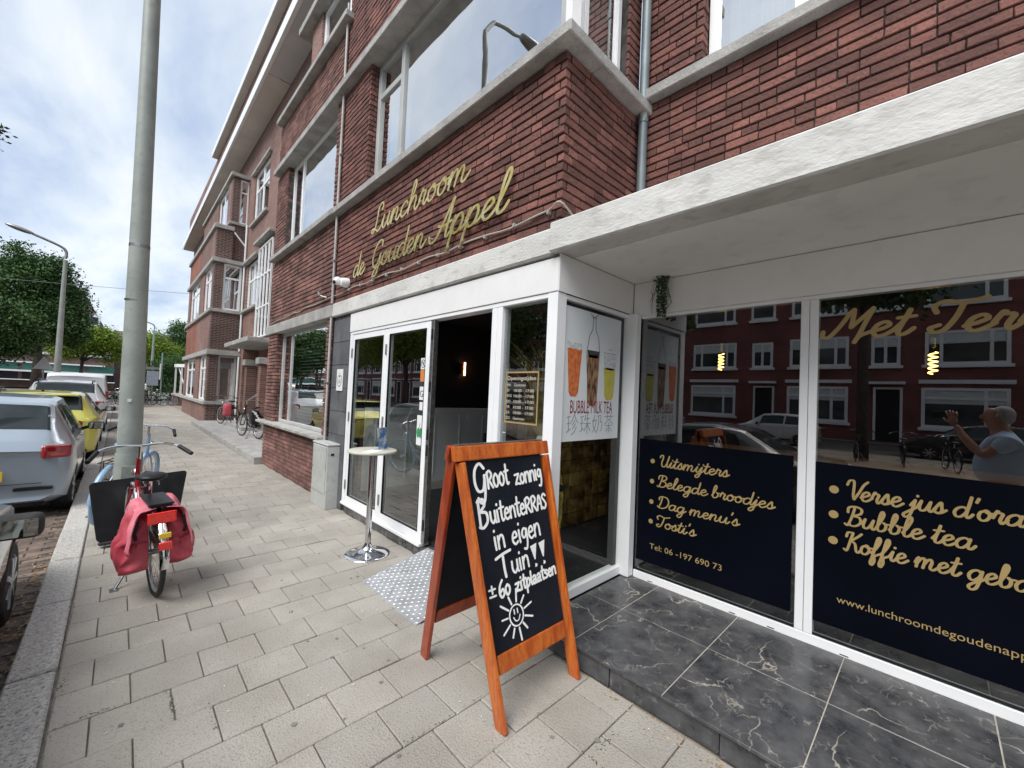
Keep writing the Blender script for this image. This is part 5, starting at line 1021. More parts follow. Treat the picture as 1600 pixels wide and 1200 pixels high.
# ------------------------------------------------------------------ bicycles
M_tyre = M_black
def bike(label, frame_mat, group=None, pan=None, simple=False, cat='bicycle', basket=False, seat=M_blackp, tyre=None, name='bicycle', guard=None):
    t = thing(name, label, cat, (0, 0, 0), group); R_, WB = .33, 1.06; ty = tyre or M_tyre
    for y in (0, WB):
        b = MB(); n = 28 if simple else 44
        b.tube([(0, y+R_*math.cos(a)*.97, R_+R_*math.sin(a)*.97) for a in np.linspace(0, 2*PI, n)], .019, 8, cap=False); wv = b.build('tyre', ty, t, smooth=True)
        b = MB(); b.tube([(0, y+R_*.9*math.cos(a), R_+R_*.9*math.sin(a)) for a in np.linspace(0, 2*PI, n)], .011, 6, cap=False); b.build('rim', M_alu, wv, smooth=True)
        b = MB(); 
        for k in range(12 if simple else 28):
            a = 2*PI*k/(12 if simple else 28); s_ = (-1)**k*.028; b.tube([(s_, y+.02*math.cos(a+.6), R_+.02*math.sin(a+.6)), (0, y+R_*.9*math.cos(a), R_+R_*.9*math.sin(a))], .0016, 3, cap=False)
        b.build('spoke', M_steel, wv, kind='stuff', norm=False)
        b = MB(); b.tube([(-.045, y, R_), (.045, y, R_)], .022, 10); b.build('hub', M_steel, wv)
    b = MB(); SH_ = (0, WB-.16, .86); BBk = (0, .44, .30)
    b.tube([(0, WB-.20, .95), (0, WB-.12, .62)], .020, 10); b.tube([(0, .30, .72), (0, .44, .30)], .016, 10)
    b.tube([tuple(p) for p in catmull([(0, .44, .30), (0, .62, .33), (0, .84, .55), (0, WB-.17, .80)], 5)], .017, 8); b.tube([tuple(p) for p in catmull([(0, .36, .52), (0, .58, .45), (0, .8, .58), (0, WB-.16, .72)], 5)], .014, 8)
    for s_ in (-1, 1): b.tube([(s_*.02, .44, .30), (s_*.055, 0, R_)], .009, 6); b.tube([(s_*.015, .31, .68), (s_*.055, 0, R_)], .008, 6); b.tube([(s_*.03, WB-.12, .66), (s_*.055, WB-.06, .5), (s_*.055, WB, R_)], .011, 6)
    b.tube([(-.05, WB-.125, .65), (.05, WB-.125, .65)], .015, 6)
    b.build('frame', frame_mat, t, smooth='auto')
    b = MB(); b.tube([(0, WB-.21, .94), (0, WB-.25, 1.06)], .014, 8)
    hb = [(-.33, WB-.48, .99), (-.27, WB-.36, 1.04), (-.15, WB-.24, 1.07), (0, WB-.24, 1.06), (.15, WB-.24, 1.07), (.27, WB-.36, 1.04), (.33, WB-.48, .99)]
    hb = [(x, y+.1 if abs(x) > .2 else y, z) for x, y, z in hb]
    b.tube([tuple(p) for p in catmull(hb, 5)], .012, 8); b.build('handlebar', M_chrome, t, smooth='auto')
    for s_ in (-1, 1): 
        b = MB(); b.tube([(s_*.278, WB-.265, 1.035), (s_*.345, WB-.41, .975)], .018, 10); b.build('grip', M_blackp, t, smooth='auto')
        b = MB(); b.tube([(s_*.22, WB-.2, 1.06), (s_*.3, WB-.27, 1.03), (s_*.34, WB-.38, .985)], .005, 5); b.build('brake_lever', M_chrome, t)
    b = MB(); b.tube([(0, .30, .72), (0, .275, .84)], .013, 8); b.build('seat_post', M_chrome, t)
    b = MB(); b.ell((0, .24, .875), (.105, .12, .035), 16, 8); b.ell((0, .36, .87), (.035, .14, .026), 12, 8); sd_ = b.build('saddle', seat, t, smooth=True)
    if not simple:
        b = MB()
        for s_ in (-.04, .04): b.tube([(s_*p, .26+s_*0, .82-.03*(k % 2)) for k, p in enumerate((1, 1.1, 1, 1.1, 1))][:1]+[(s_, .17, .84), (s_, .2, .81), (s_, .32, .83)], .006, 6)
        b.build('saddle_spring', M_chrome, sd_)
    for y, a0, a1 in ((0, -.1, PI*.95), (WB, .35, PI*1.0)):
        b = MB(); pts = [(y-math.cos(a)*(R_+.03)*-1 if False else y+math.cos(PI-a)*(R_+.03), R_+math.sin(a)*(R_+.03)) for a in np.linspace(a0, a1, 18)]
        vs = []; 
        for (py, pz) in pts: 
            dy_, dz_ = (py-y), (pz-R_); l_ = math.hypot(dy_, dz_); dy_, dz_ = dy_/l_, dz_/l_
            vs += [(-.028, py-dy_*.014, pz-dz_*.014), (-.016, py, pz), (.016, py, pz), (.028, py-dy_*.014, pz-dz_*.014)]
        b.add(vs, [(i*4+j, i*4+j+1, (i+1)*4+j+1, (i+1)*4+j) for i in range(17) for j in range(3)])
        b.build('mudguard', guard or (M_chrome if pan else M_blackp), t, smooth=True, norm=False)
    b = MB()
    for s_ in (-.06, 0, .06): b.tube([(s_, .22, .72), (s_, -.19, .72)], .006, 6)
    for y in (-.19, 0, .2): b.tube([(-.06, y, .72), (.06, y, .72)], .006, 6)
    for s_ in (-1, 1): b.tube([(s_*.055, -.08, .72), (s_*.055, 0, R_)], .005, 5)
    b.build('luggage_rack', M_blackp, t)
    b = MB().box(.035, .05, 0, .46, .28, .40); b.build('chain_guard', M_blackp, t, bevel=.01)
    for s_, z in ((1, .17), (-1, .43)):
        b = MB(); b.tube([(s_*.05, .44, .30), (s_*.08, .44+(.06 if s_ > 0 else -.06), z)], .009, 6); b.obox(Matrix.Translation((s_*.13, .44+(.06 if s_ > 0 else -.06), z)), .09, .075, .02); b.build('pedal', M_blackp, t, bevel=.003)
    b = MB(); b.tube([(-.03, .38, .28), (-.20, .26, .01)], .011, 8); b.box(-.23, -.18, .22, .28, 0, .018); b.build('kickstand', M_steel, t)
    b = MB(); b.ell((0, WB-.1, .80), (.04, .05, .04), 12, 8); b.build('front_lamp', M_chrome, t, smooth=True)
    if basket:
        b = MB(); b.box(-.2, .2, WB-.1, WB+.2, .72, .74); b.box(-.2, -.18, WB-.1, WB+.2, .741, .98); b.box(.18, .2, WB-.1, WB+.2, .741, .98); b.box(-.18, .18, WB+.18, WB+.2, .741, .98); b.build('front_basket', M_blackp, t, bevel=.004)
    if pan:
        for s_ in (-1, 1):
            bm = bmesh.new(); bmesh.ops.create_cube(bm, size=1); bmesh.ops.subdivide_edges(bm, edges=bm.edges, cuts=15, use_grid_fill=True)
            rr = random.Random(3+s_)
            for v in bm.verts:
                x, y, z = v.co*2
                w_ = .5+.5*(1-max(0, z))*.9; l_ = .9+.12*(-z)
                rnd = (1-.12*(abs(y)**4+abs(z)**4))
                X = s_*(.06+.085*w_*(x+1)*rnd+.015*math.sin(7*y+5*z)*(x > 0)); Y = .03+.185*y*l_*(1-.1*abs(x)**3)+.01*math.sin(9*z+3*x); Z = .45+.245*z*rnd-.03*abs(y)**2*(z > 0)+.012*math.sin(8*y+2*s_)
                nz = noise.noise(Vector((X*9+s_, Y*11, Z*7)))*.022+noise.noise(Vector((X*25, Y*25, Z*16+s_)))*.008; f_ = max(0, x+.6)/1.6
                v.co = (X+s_*nz*f_, Y+nz*.6, Z+nz*.4*f_)
            bmesh.ops.recalc_face_normals(bm, faces=bm.faces); me = bpy.data.meshes.new('pannier'); bm.to_mesh(me); bm.free(); pn = link(me, 'pannier_bag', pan, t, smooth=True)
            vs = []; nU, nV = 20, 20      # flap hanging over the bag, flared at the rear
            for i in range(nU+1):
                for j in range(nV+1):
                    u, v = i/nU, j/nV; y = -.20+.44*u
                    x = s_*(.03+.135*v**.7+.03*math.sin(v*3)+.02*v*(1-u)+.006*math.sin(17*u+5*v)); z = .715-.02*math.sin(u*6)-.34*max(0, v-.28)**1.1*1.0+.018*math.sin(9*u+4*v)*v-.06*(1-u)**3*v
                    y -= .05*v*(1-u); kz = noise.noise(Vector((u*4+s_, v*4, 1)))*.02*v; x += s_*kz; z += kz
                    vs.append((x, y, z))
            fs = [(i*(nV+1)+j, i*(nV+1)+j+1, (i+1)*(nV+1)+j+1, (i+1)*(nV+1)+j) for i in range(nU) for j in range(nV)]
            q = MB(); q.add(vs, fs); o = q.build('pannier_flap', M_flap, pn, smooth=True)
            sm = o.modifiers.new('s', 'SOLIDIFY'); sm.thickness = .005
            q = MB(); q.tube([(s_*.13, -.185, .63), (s_*.15, -.20, .55), (s_*.14, -.19, .50)], .012, 8); q.build('strap', M_blackp, pn)
        b = MB(); b.box(-.085, .085, -.235, -.215, .60, .685); b.build('tail_light', M_red_b, t, bevel=.02, seg=3)
        b = MB(); b.box(-.038, .038, -.375, -.362, .44, .50); b.build('reflector', M_red_b, t, bevel=.006)
        b = MB(); b.box(-.035, .035, -.355, -.345, .52, .56); b.build('sticker_label', M_yplate, t, bevel=.004)
        b = MB(); 
        for z in (.725,): b.box(-.075, .075, -.2, .2, .728, .745)
        b.build('rack_straps', M_blackp, t, bevel=.004)
    return t
def put(t, x, y, rz=0, rx=0, ry=0, s=.93, z=0):
    t.location = (x, y, z); t.rotation_euler = (rx, ry, rz); t.scale = (s, s, s)
M_flap = pm('pannier_flap_pink', (.58, .13, .18), (.70, .24, .28), 9, .65, bump=.6, bscale=18)
bk = bike('red city bicycle with pink-red double panniers standing on the pavement', M_redf, pan=M_bag); put(bk, .262, 3.93, .098, ry=-.03)
bk2 = bike('pale blue bicycle leaning behind the foot of the near lamp post', M_bluef, seat=M_bluef, tyre=pm('blue_tyre', (.25, .42, .62), (.33, .50, .70), 9, .6), guard=M_bluef); put(bk2, -.06, 6.12, -.36, ry=.1)
bd = thing('black_board', 'large flat black panel with rounded corners leaning against the lamp post behind the red bicycle', 'board', (.22, 5.35, 0))
poly = []
cn_ = [(-.29, .02), (.27, .0), (.36, .60), (-.36, .56)]
for i in range(4):
    p, a, c_ = Vector(cn_[i]), Vector(cn_[i-1]), Vector(cn_[(i+1) % 4])
    for t_ in np.linspace(0, 1, 6):
        A = p+(a-p).normalized()*.04; B_ = p+(c_-p).normalized()*.04; poly.append(tuple(A*(1-t_)**2+p*2*t_*(1-t_)+B_*t_**2))
M = Matrix.Translation((.215, 5.30, .03)) @ Matrix.Rotation(.12, 4, 'Z') @ Matrix.Rotation(PI/2-.18, 4, 'X')
MB().prism(poly, M, .03).build('panel', M_blackp, bd, bevel=.004); b = MB(); b.obox(M @ Matrix.Translation((-.2, .005, .02)), .16, .03, .08); b.obox(M @ Matrix.Translation((.2, .0, .02)), .16, .03, .08); b.build('foot', M_black, bd, bevel=.008)
# ------------------------------------------------------------------ cars
def interp(tab, y):
    ys = [t[0] for t in tab]
    return [float(np.interp(y, ys, [t[k] for t in tab])) for k in range(1, 6)]
def smooth_tab(tab, n=90):
    A = np.array(tab); ys = np.linspace(A[0, 0], A[-1, 0], 200); out = [ys]
    for k in range(1, 6):
        v = np.interp(ys, A[:, 0], A[:, k]); 
        for _ in range(2): v[1:-1] = .25*v[:-2]+.5*v[1:-1]+.25*v[2:]
        out.append(v)
    return np.stack(out, 1)
def car(name, label, tab, paint, L_, wy, group=None, cat='car', wr_=.29, side=(), rear_win=None, wind=None, box=False, lights=None, plate='', seatz=.5, mirror_y=None, extra=None, roofbars=False):
    t = thing(name, label, cat, (0, 0, 0), group); T = smooth_tab(tab); ws = max(x[4] for x in tab)
    def ringp(y):
        zb, zs, zr, w_, wr = [float(np.interp(y, T[:, 0], T[:, k])) for k in range(1, 6)]
        zm = (zb+zs)/2; zr = max(zr, zs+.02)
        P = [(0, zb), (w_*.8, zb), (w_*.95, zb+.06), (w_*.995, zm-.06), (w_, zm+.1), (w_*.975, zs-.02), (w_*.955, zs+.012), (wr+.012, zr-.045*min(1, (zr-zs)/.2)), (wr-.07, zr-.006), (0, zr+.018)]
        f = max(0, 1-y/.35); 
        return [(x, y-.07*f*(1-(x/ws)**2), z) for x, z in P]
    def Sv(y, v):
        P = ringp(y); i = min(int(v), len(P)-2); f = v-i; a, c_ = P[i], P[i+1]; return Vector([a[k]*(1-f)+c_[k]*f for k in range(3)])
    ys = sorted(set([0, .02, .05]+[L_*i/60 for i in range(61)]+[L_-.02]))
    vsamp = [0, .5, 1, 1.5, 2, 2.5, 3, 3.5, 4, 4.5, 5, 5.5, 6, 6.33, 6.66, 7, 7.5, 8, 8.33, 8.66, 9]
    vs = []; 
    for y in ys:
        R1 = [Sv(y, v) for v in vsamp]; ring = R1+[Vector((-p.x, p.y, p.z)) for p in reversed(R1[1:-1])]; vs += ring
    n = len(ring); fs = [(i*n+k, i*n+(k+1) % n, (i+1)*n+(k+1) % n, (i+1)*n+k) for i in range(len(ys)-1) for k in range(n)]
    # caps as strips so that they stay smooth
    m_ = len(vsamp)
    for base, flip in ((0, 0), ((len(ys)-1)*n, 1)):
        for k in range(m_-1):
            a, b_ = base+k, base+k+1; c_, d_ = base+(n-k) % n, base+n-k-1
            f = [a, b_, d_, c_]; f = [q for i, q in enumerate(f) if q not in f[:i]]
            if len(f) > 2: fs.append(tuple(f if flip else reversed(f)))
    me = bpy.data.meshes.new('body'); me.from_pydata([tuple(v) for v in vs], [], fs); bm = bmesh.new(); bm.from_mesh(me); bmesh.ops.recalc_face_normals(bm, faces=bm.faces); bm.to_mesh(me); bm.free()
    tmp = bpy.data.objects.new('tmp', me); S.collection.objects.link(tmp)
    cut = MB()
    for y in wy:
        for s_ in (-1, 1): cut.lathe([(wr_+.045, s_*(ws-.20)), (wr_+.045, s_*(ws+.2))], (0, y, wr_), 28, 'x')
    cme = bpy.data.meshes.new('c'); cme.from_pydata(cut.v, [], cut.f); bm = bmesh.new(); bm.from_mesh(cme); bmesh.ops.recalc_face_normals(bm, faces=bm.faces); bm.to_mesh(cme); bm.free()
    co = bpy.data.objects.new('c', cme); S.collection.objects.link(co); md = tmp.modifiers.new('b', 'BOOLEAN'); md.object = co; md.operation = 'DIFFERENCE'; md.solver = 'EXACT'
    bpy.context.view_layer.update(); dg = bpy.context.evaluated_depsgraph_get(); me2 = bpy.data.meshes.new_from_object(tmp.evaluated_get(dg)); bpy.data.objects.remove(tmp); bpy.data.objects.remove(co)
    me2.materials.clear(); body = link(me2, 'body', paint, t, smooth=True); me2.set_sharp_from_angle(angle=math.radians(32)); WL['_b'] = 0
    def patch(nm, y0, y1, v0, v1, mat, par, off=.004, both=False, ny=14, nv=8, y0b=None, y1b=None):
        for s_ in ((1, -1) if both else (1,)):
            vs = []
            for i in range(ny+1):
                for j in range(nv+1):
                    fv_ = j/nv; v = v0+(v1-v0)*fv_; a0 = y0+((y0b if y0b is not None else y0)-y0)*fv_; a1 = y1+((y1b if y1b is not None else y1)-y1)*fv_
                    y = a0+(a1-a0)*i/ny
                    vv = v if v <= 9 else 18-v; sg = 1 if v <= 9 else -1
                    p = Sv(y, vv); e = 1e-3; pa = Sv(y+e, vv); pb = Sv(y, min(9, vv+e)) if vv < 8.999 else Sv(y, vv)-(Sv(y, vv-e)-Sv(y, vv))
                    nn = (pb-p).cross(pa-p); nn = nn.normalized() if nn.length > 0 else Vector((0, 0, 1))
                    if nn.x < 0 and vv < 8.5: nn = -nn
                    if nn.z < 0 and vv >= 6.9: nn = -nn
                    q = p+nn*off; vs.append((q.x*sg*s_, q.y, q.z))
            fs = [(i*(nv+1)+j, i*(nv+1)+j+1, (i+1)*(nv+1)+j+1, (i+1)*(nv+1)+j) for i in range(ny) for j in range(nv)]
            b = MB(); b.add(vs, fs); o = b.build(nm, mat, par, smooth=True)
    for (a, c_, ab, cb_) in side: patch('side_window', a, c_, 6.12, 6.9, M_carglass_o, t, both=True, y0b=ab, y1b=cb_)
    if rear_win: patch('rear_window', rear_win[0], rear_win[1], 7.55, 18-7.55, M_carglass_o, t, off=.005, nv=16)
    if wind: patch('windscreen', wind[0], wind[1], 7.4, 18-7.4, M_carglass_o, t, off=.005, nv=16)
    for (a, c_, ab, cb_) in side:
        patch('door_seam', c_+.012, c_+.019, 2.3, 6.0, M_black, t, off=.0015, both=True, ny=1, nv=14)
        for s_ in (-1, 1): q = Sv(a+.12, 5.1); bx('door_handle', paint, t, s_*q.x-.006, s_*q.x+.022*s_, a+.05, a+.19, q.z-.012, q.z+.014, bevel=.004)
    patch('sill_trim', wy[0]+wr_+.08, wy[1]-wr_-.08, 2.0, 2.35, M_black, t, off=.002, both=True)
    for y in wy:
        for s_ in (-1, 1):
            x = s_*(ws-.115); b = MB(); b.lathe([(wr_*.62, -.09), (wr_*.9, -.095), (wr_*.985, -.075), (wr_, -.05), (wr_, .05), (wr_*.985, .075), (wr_*.9, .095), (wr_*.62, .09)], (x, y, wr_), 32, 'x'); wh = b.build('tyre', M_black, t, smooth='auto')
            b = MB(); b.lathe([(wr_*.64, s_*.05), (wr_*.66, s_*.092), (wr_*.60, s_*.085), (wr_*.2, s_*.07), (.03, s_*.088)], (x, y, wr_), 28, 'x'); rmm = b.build('rim', M_steel, wh, smooth='auto')
            b = MB()
            for k in range(7):
                a = 2*PI*k/7; b.beam((x+s_*.088, y, wr_), (x+s_*.09, y+wr_*.62*math.cos(a), wr_+wr_*.62*math.sin(a)), .035, .02, up=(1, 0, 0))
            b.build('spoke', M_alu, rmm, kind='stuff')
    if lights: lights(t)
    # bumper line, boot gap, plate
    b = MB(); b.box(-.26, .26, -.095, -.078, lz(tab), lz(tab)+.11); pp_ = b.build('number_plate', M_yplate, t, bevel=.004)
    if plate: sans(plate, 'plate_text', M_ink, pp_, lambda x, y, h: (-.235+x, -.0955-h, lz(tab)+.024+y), .1, .47)
    if mirror_y:
        for s_ in (-1, 1):
            mx_, mz_ = s_*(ws+.115), Sv(mirror_y, 6).z+.055
            b = MB(); b.box(mx_-.10, mx_+.10, mirror_y-.045, mirror_y+.06, mz_-.062, mz_+.062); mo = b.build('wing_mirror', M_black, t, bevel=.042, seg=4, smooth=True)
            b = MB(); b.box(mx_-.082, mx_+.082, mirror_y-.049, mirror_y-.0455, mz_-.045, mz_+.045); b.build('mirror_glass', M_mirror, mo)
            b = MB(); b.beam((s_*(ws-.06), mirror_y+.02, Sv(mirror_y, 6).z), (s_*(ws+.03), mirror_y, Sv(mirror_y, 6).z+.03), .05, .05); b.build('mirror_arm', M_blackp, mo)
    if roofbars:
        for s_ in (-1, 1): b = MB(); b.tube([tuple(p) for p in catmull([(s_*.55, .55, Sv(.6, 8).z-.02), (s_*.55, .7, Sv(.8, 8).z+.05), (s_*.55, 2.3, Sv(2.3, 8).z+.05), (s_*.55, 2.5, Sv(2.5, 8).z-.02)], 4)], .014, 8); b.build('roof_rail', M_blackp, t)
    if extra: extra(t, Sv, patch)
    return t
lz = lambda tab: tab[0][6] if len(tab[0]) > 6 else .5
M_carglass_o = pm('dark_car_glass', (.015, .022, .024), (.035, .045, .046), 3, .03, coat=.0, spec=.45)
M_mirror = pm('mirror_silver', (.35, .40, .40), None, 3, .02, metal=1)
P_silver = pm('paint_silver', (.38, .44, .50), (.41, .47, .53), 300, .32, metal=.55, coat=.9)
P_yellow = pm('paint_yellow_green', (.60, .56, .10), (.64, .60, .13), 300, .35, metal=.3, coat=.9)
P_white = pm('paint_white', (.66, .68, .70), None, 3, .3, coat=.9)
P_black = pm('paint_black', (.014, .015, .017), (.02, .021, .023), 300, .22, coat=1)
P_blue = pm('paint_blue', (.04, .07, .13), None, 300, .3, metal=.3, coat=1)
HT = [(0, .26, .80, .86, .70, .60, .52), (.05, .22, .90, .98, .78, .62, 0), (.12, .2, .93, 1.06, .81, .63, 0), (.30, .2, .94, 1.30, .825, .60, 0), (.45, .2, .94, 1.42, .83, .58, 0), (.8, .2, .94, 1.48, .83, .57, 0), (1.6, .2, .94, 1.50, .83, .57, 0), (2.1, .2, .92, 1.45, .83, .56, 0), (2.75, .2, .90, 1.04, .82, .60, 0), (2.9, .2, .86, .95, .81, .62, 0), (3.3, .2, .78, .84, .77, .58, 0), (3.5, .22, .6, .72, .70, .5, 0), (3.6, .28, .40, .55, .62, .4, 0)]
def tail(x, z, w_, h, d=.0, rot=.62, mat=None, y=.045):
    def f(t):
        for s_ in (-1, 1):
            b = MB(); b.obox(Matrix.Translation((s_*x, y, z)) @ Matrix.Rotation(s_*rot, 4, 'Z'), w_, .085, h); tl = b.build('tail_light', mat or M_red_l, t, bevel=.036, seg=4, smooth=True)
            b = MB(); b.obox(Matrix.Translation((s_*(x-.0), y, z-h*.22)) @ Matrix.Rotation(s_*rot, 4, 'Z'), w_*.6, .088, h*.22); b.build('lamp_lens', M_red_b, tl, bevel=.012)
    return f
def hatch_extra(t, Sv, patch):
    bx('rub_strip', M_blackp, t, .34, .66, -.055, -.028, .385, .425, bevel=.008); bx('rub_strip', M_blackp, t, -.66, -.34, -.055, -.028, .385, .425, bevel=.008)
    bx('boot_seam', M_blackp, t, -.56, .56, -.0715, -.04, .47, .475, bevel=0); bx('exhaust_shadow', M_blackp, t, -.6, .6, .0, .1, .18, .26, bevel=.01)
    b = MB(); b.tube([(0, .06, 1.06), (-.33, .13, 1.13)], .012, 6); b.build('rear_wiper', M_blackp, t)
    b = MB(); b.box(-.14, .14, -.083, -.072, .66, .685); b.build('badge_strip', M_chrome, t, bevel=.003)
    b = MB(); b.tube([(0, .62, 1.49), (0, .52, 1.53)], .006, 6); b.ell((0, .62, 1.50), (.02, .03, .012), 8, 6); b.build('roof_aerial', M_blackp, t)
c1 = car('parked_car', 'silver-blue small hatchback parked at the kerb, its rear facing the viewer', HT, P_silver, 3.6, (.52, 2.88), side=((.55, 1.15, .62, 1.12), (1.22, 2.2, 1.19, 2.1)), rear_win=(.16, .42), wind=(2.15, 2.68), lights=tail(.665, .845, .27, .165, rot=.5, y=.0), plate='54-KL-XL', mirror_y=2.25, extra=hatch_extra)
c1.location = (-.33-.83*.93, 7.12, -.115); c1.scale = (.93, .93, .93)
HT2 = [(0, .30, .86, .90, .74, .62, .62), (.05, .24, .93, .99, .83, .66, 0), (.15, .2, .95, 1.08, .87, .66, 0), (.35, .2, .95, 1.34, .88, .62, 0), (.5, .2, .96, 1.42, .89, .60, 0), (1.0, .2, .96, 1.46, .89, .59, 0), (2.0, .2, .95, 1.45, .89, .58, 0), (2.5, .2, .94, 1.36, .89, .60, 0), (3.1, .2, .92, 1.0, .88, .66, 0), (3.7, .2, .8, .86, .84, .62, 0), (4.1, .24, .6, .7, .76, .5, 0), (4.2, .3, .42, .55, .66, .4, 0)]
def sp_extra(t, Sv, patch):
    b = MB(); b.box(-.56, .56, .18, .42, 1.385, 1.42); b.build('roof_spoiler', P_yellow, t, bevel=.012); bx('lower_bumper', M_blackp, t, -.72, .72, -.06, .2, .2, .34, bevel=.03)
    b = MB(); b.ell((0, .75, 1.47), (.02, .06, .035), 10, 8); b.build('roof_aerial', M_blackp, t, smooth=True)
c2 = car('parked_car', 'yellow-green hatchback parked just ahead of the silver-blue one', HT2, P_yellow, 4.2, (.72, 3.35), side=((.7, 1.35, .8, 1.3), (1.42, 2.75, 1.4, 2.5)), rear_win=(.17, .47), wind=(2.5, 3.0), lights=tail(.66, .84, .32, .13, mat=M_red_l), mirror_y=2.75, extra=sp_extra)
c2.location = (-.22-.89*.93, 11.25, -.115); c2.scale = (.93, .93, .93)
SU = [(0, .32, .98, 1.02, .76, .64, .7), (.06, .26, 1.05, 1.12, .86, .68, 0), (.2, .22, 1.08, 1.30, .90, .66, 0), (.42, .22, 1.08, 1.56, .92, .63, 0), (.7, .22, 1.08, 1.64, .92, .62, 0), (2.0, .22, 1.06, 1.66, .92, .61, 0), (2.6, .22, 1.05, 1.55, .92, .62, 0), (3.2, .22, 1.02, 1.12, .91, .68, 0), (3.9, .22, .9, .98, .87, .66, 0), (4.3, .26, .7, .8, .8, .5, 0), (4.4, .3, .5, .6, .7, .4, 0)]
c3 = car('parked_car', 'white estate car with roof rails parked in front of the yellow-green one', SU, P_white, 4.4, (.8, 3.5), side=((.75, 1.5, .85, 1.45), (1.55, 2.9, 1.53, 2.6)), rear_win=(.22, .55), wind=(2.65, 3.15), lights=tail(.74, .98, .22, .2), mirror_y=2.9, roofbars=True)
c3.location = (-.2-.92*.93, 16.3, -.115); c3.scale = (.93, .93, .93)
VN_ = [(0, .34, 1.0, 1.80, .86, .74, .75), (.06, .28, 1.02, 1.88, .90, .76, 0), (.2, .26, 1.02, 1.93, .92, .77, 0), (2.6, .26, 1.02, 1.93, .92, .76, 0), (3.0, .26, 1.02, 1.85, .92, .74, 0), (3.6, .26, 1.0, 1.15, .92, .72, 0), (4.2, .28, .8, .88, .86, .6, 0), (4.4, .32, .5, .6, .76, .4, 0)]
c4 = car('parked_van', 'white panel van with red tail lamps parked ahead of the white estate', VN_, P_white, 4.4, (.8, 3.5), cat='van', side=((2.2, 3.2, 2.2, 2.85),), wind=(3.02, 3.55), lights=tail(.86, 1.05, .1, .42, rot=.2), mirror_y=3.2)
c4.location = (-.25-.92*.93, 21.6, -.115); c4.scale = (.93, .93, .93)
SD = [(0, .3, .84, .90, .74, .6, .6), (.06, .24, .92, .98, .84, .64, 0), (.6, .2, .95, 1.03, .88, .66, 0), (1.2, .2, .95, 1.38, .89, .58, 0), (1.7, .2, .94, 1.45, .89, .57, 0), (2.3, .2, .93, 1.42, .89, .57, 0), (3.1, .2, .90, .99, .88, .66, 0), (3.8, .2, .80, .88, .86, .64, 0), (4.2, .22, .66, .74, .80, .55, 0), (4.4, .26, .42, .52, .66, .4, 0)]
c5 = car('parked_car', 'black saloon car in the near left foreground with its wing mirror towards us', SD, P_black, 4.4, (.8, 3.62), side=((1.1, 1.7, 1.3, 1.68), (1.78, 2.9, 1.76, 2.6)), rear_win=(.65, 1.18), wind=(2.4, 3.05), lights=tail(.72, .84, .26, .14), mirror_y=2.32)
for ch in c5.children:
    if ch.name.startswith('body'): ch.data.materials[0] = pm('paint_grey', (.10, .10, .095), (.13, .13, .125), 300, .25, metal=.4, coat=1)
c5['label'] = 'dark grey saloon car in the near left foreground with its wing mirror towards us'
c5.location = (-.43-.89*.93, .92, -.115); c5.scale = (.93, .93, .93)
def far_car(x, y, rz, label, src, group=None, paint=None, s=.93, name='parked_car'):
    c_ = copy_tree(src); c_.location = (x, y, -.115); c_.rotation_euler = (0, 0, rz); c_.scale = (s, s, s); c_['label'] = label; c_.name = name
    if group: c_['group'] = group
    elif 'group' in c_: del c_['group']
    if paint:
        for ch in c_.children:
            if ch.name.startswith('body'): ch.data = ch.data.copy(); ch.data.materials[0] = paint
    return c_
c6 = far_car(-1.15, 27.2, 0, 'dark blue car parked beyond the white van', c2, paint=P_blue)
# ------------------------------------------------------------------ lamp posts
lp = thing('lamp_post', 'tall grey-green lamp post rising beside the bicycles in the foreground', 'lamp post', (.1, 5.7, 0))
b = MB(); b.tube([(.115, 5.7, .0), (.113, 5.7, .75), (.112, 5.7, .80)], [.112, .110, .104], 28); b.build('base_sleeve', M_pole, lp, smooth='auto')
b = MB(); b.tube([(.112, 5.7, .801), (.10, 5.7, 1.55), (.075, 5.7, 3.4), (.048, 5.7, 5.4), (.02, 5.7, 7.8)], [.097, .094, .078, .068, .055], 28); b.build('shaft', M_pole, lp, smooth='auto')
bx('service_door', M_pole, lp, .06, .17, 5.584, 5.592, .35, .68, bevel=.002); b = MB(); b.tube([(.082, 5.7, 2.9), (.0819, 5.7, 2.93)], .0835, 24); b.tube([(.082, 5.7, 2.35), (.0819, 5.7, 2.365)], .088, 24); b.build('band', M_steel, lp)
bx('sticker_remains', M_paper, lp, .07, .10, 5.597, 5.603, 1.32, 1.35, bevel=0)
b = MB(); b.tube([(.02, 5.7, 7.8), (.015, 5.7, 8.1), (-.15, 5.7, 8.4), (-.9, 5.7, 8.6)], [.05, .045, .04, .035], 12); b.build('arm', M_pole, lp); MB().ell((-1.15, 5.7, 8.62), (.32, .13, .06), 16, 8).build('lamp_head', M_steel, lp, smooth=True)
def lamp(x, y, h, label, arm=-1.0, rise=.5):
    t = thing('street_lamp', label, 'street lamp', (x, y, 0)); b = MB(); b.tube([(x, y, -.1), (x, y, 1.2), (x, y, h*.99)], [.13, .12, .065], 12); b.build('mast', M_pole, t, smooth='auto')
    b = MB(); b.tube([tuple(p) for p in catmull([(x, y, h), (x, y, h+.3), (x-.2, y, h+.5), (x+arm, y, h+.8)], 5)], .05, 8); b.build('arm', M_steel, t, smooth='auto')
    b = MB(); b.ell((x+arm-.3, y, h+.88), (.42, .13, .09), 14, 8, Matrix.Rotation(.25, 4, 'Y')); b.build('lamp_head', M_steel, t, smooth=True); return t
lamp(-1.92, 26, 6.6, 'tall street lamp left of the near post with its head over the road'); l2 = lamp(2.1, 50, 6.2, 'far street lamp right of the near post behind the road signs', -1.1)
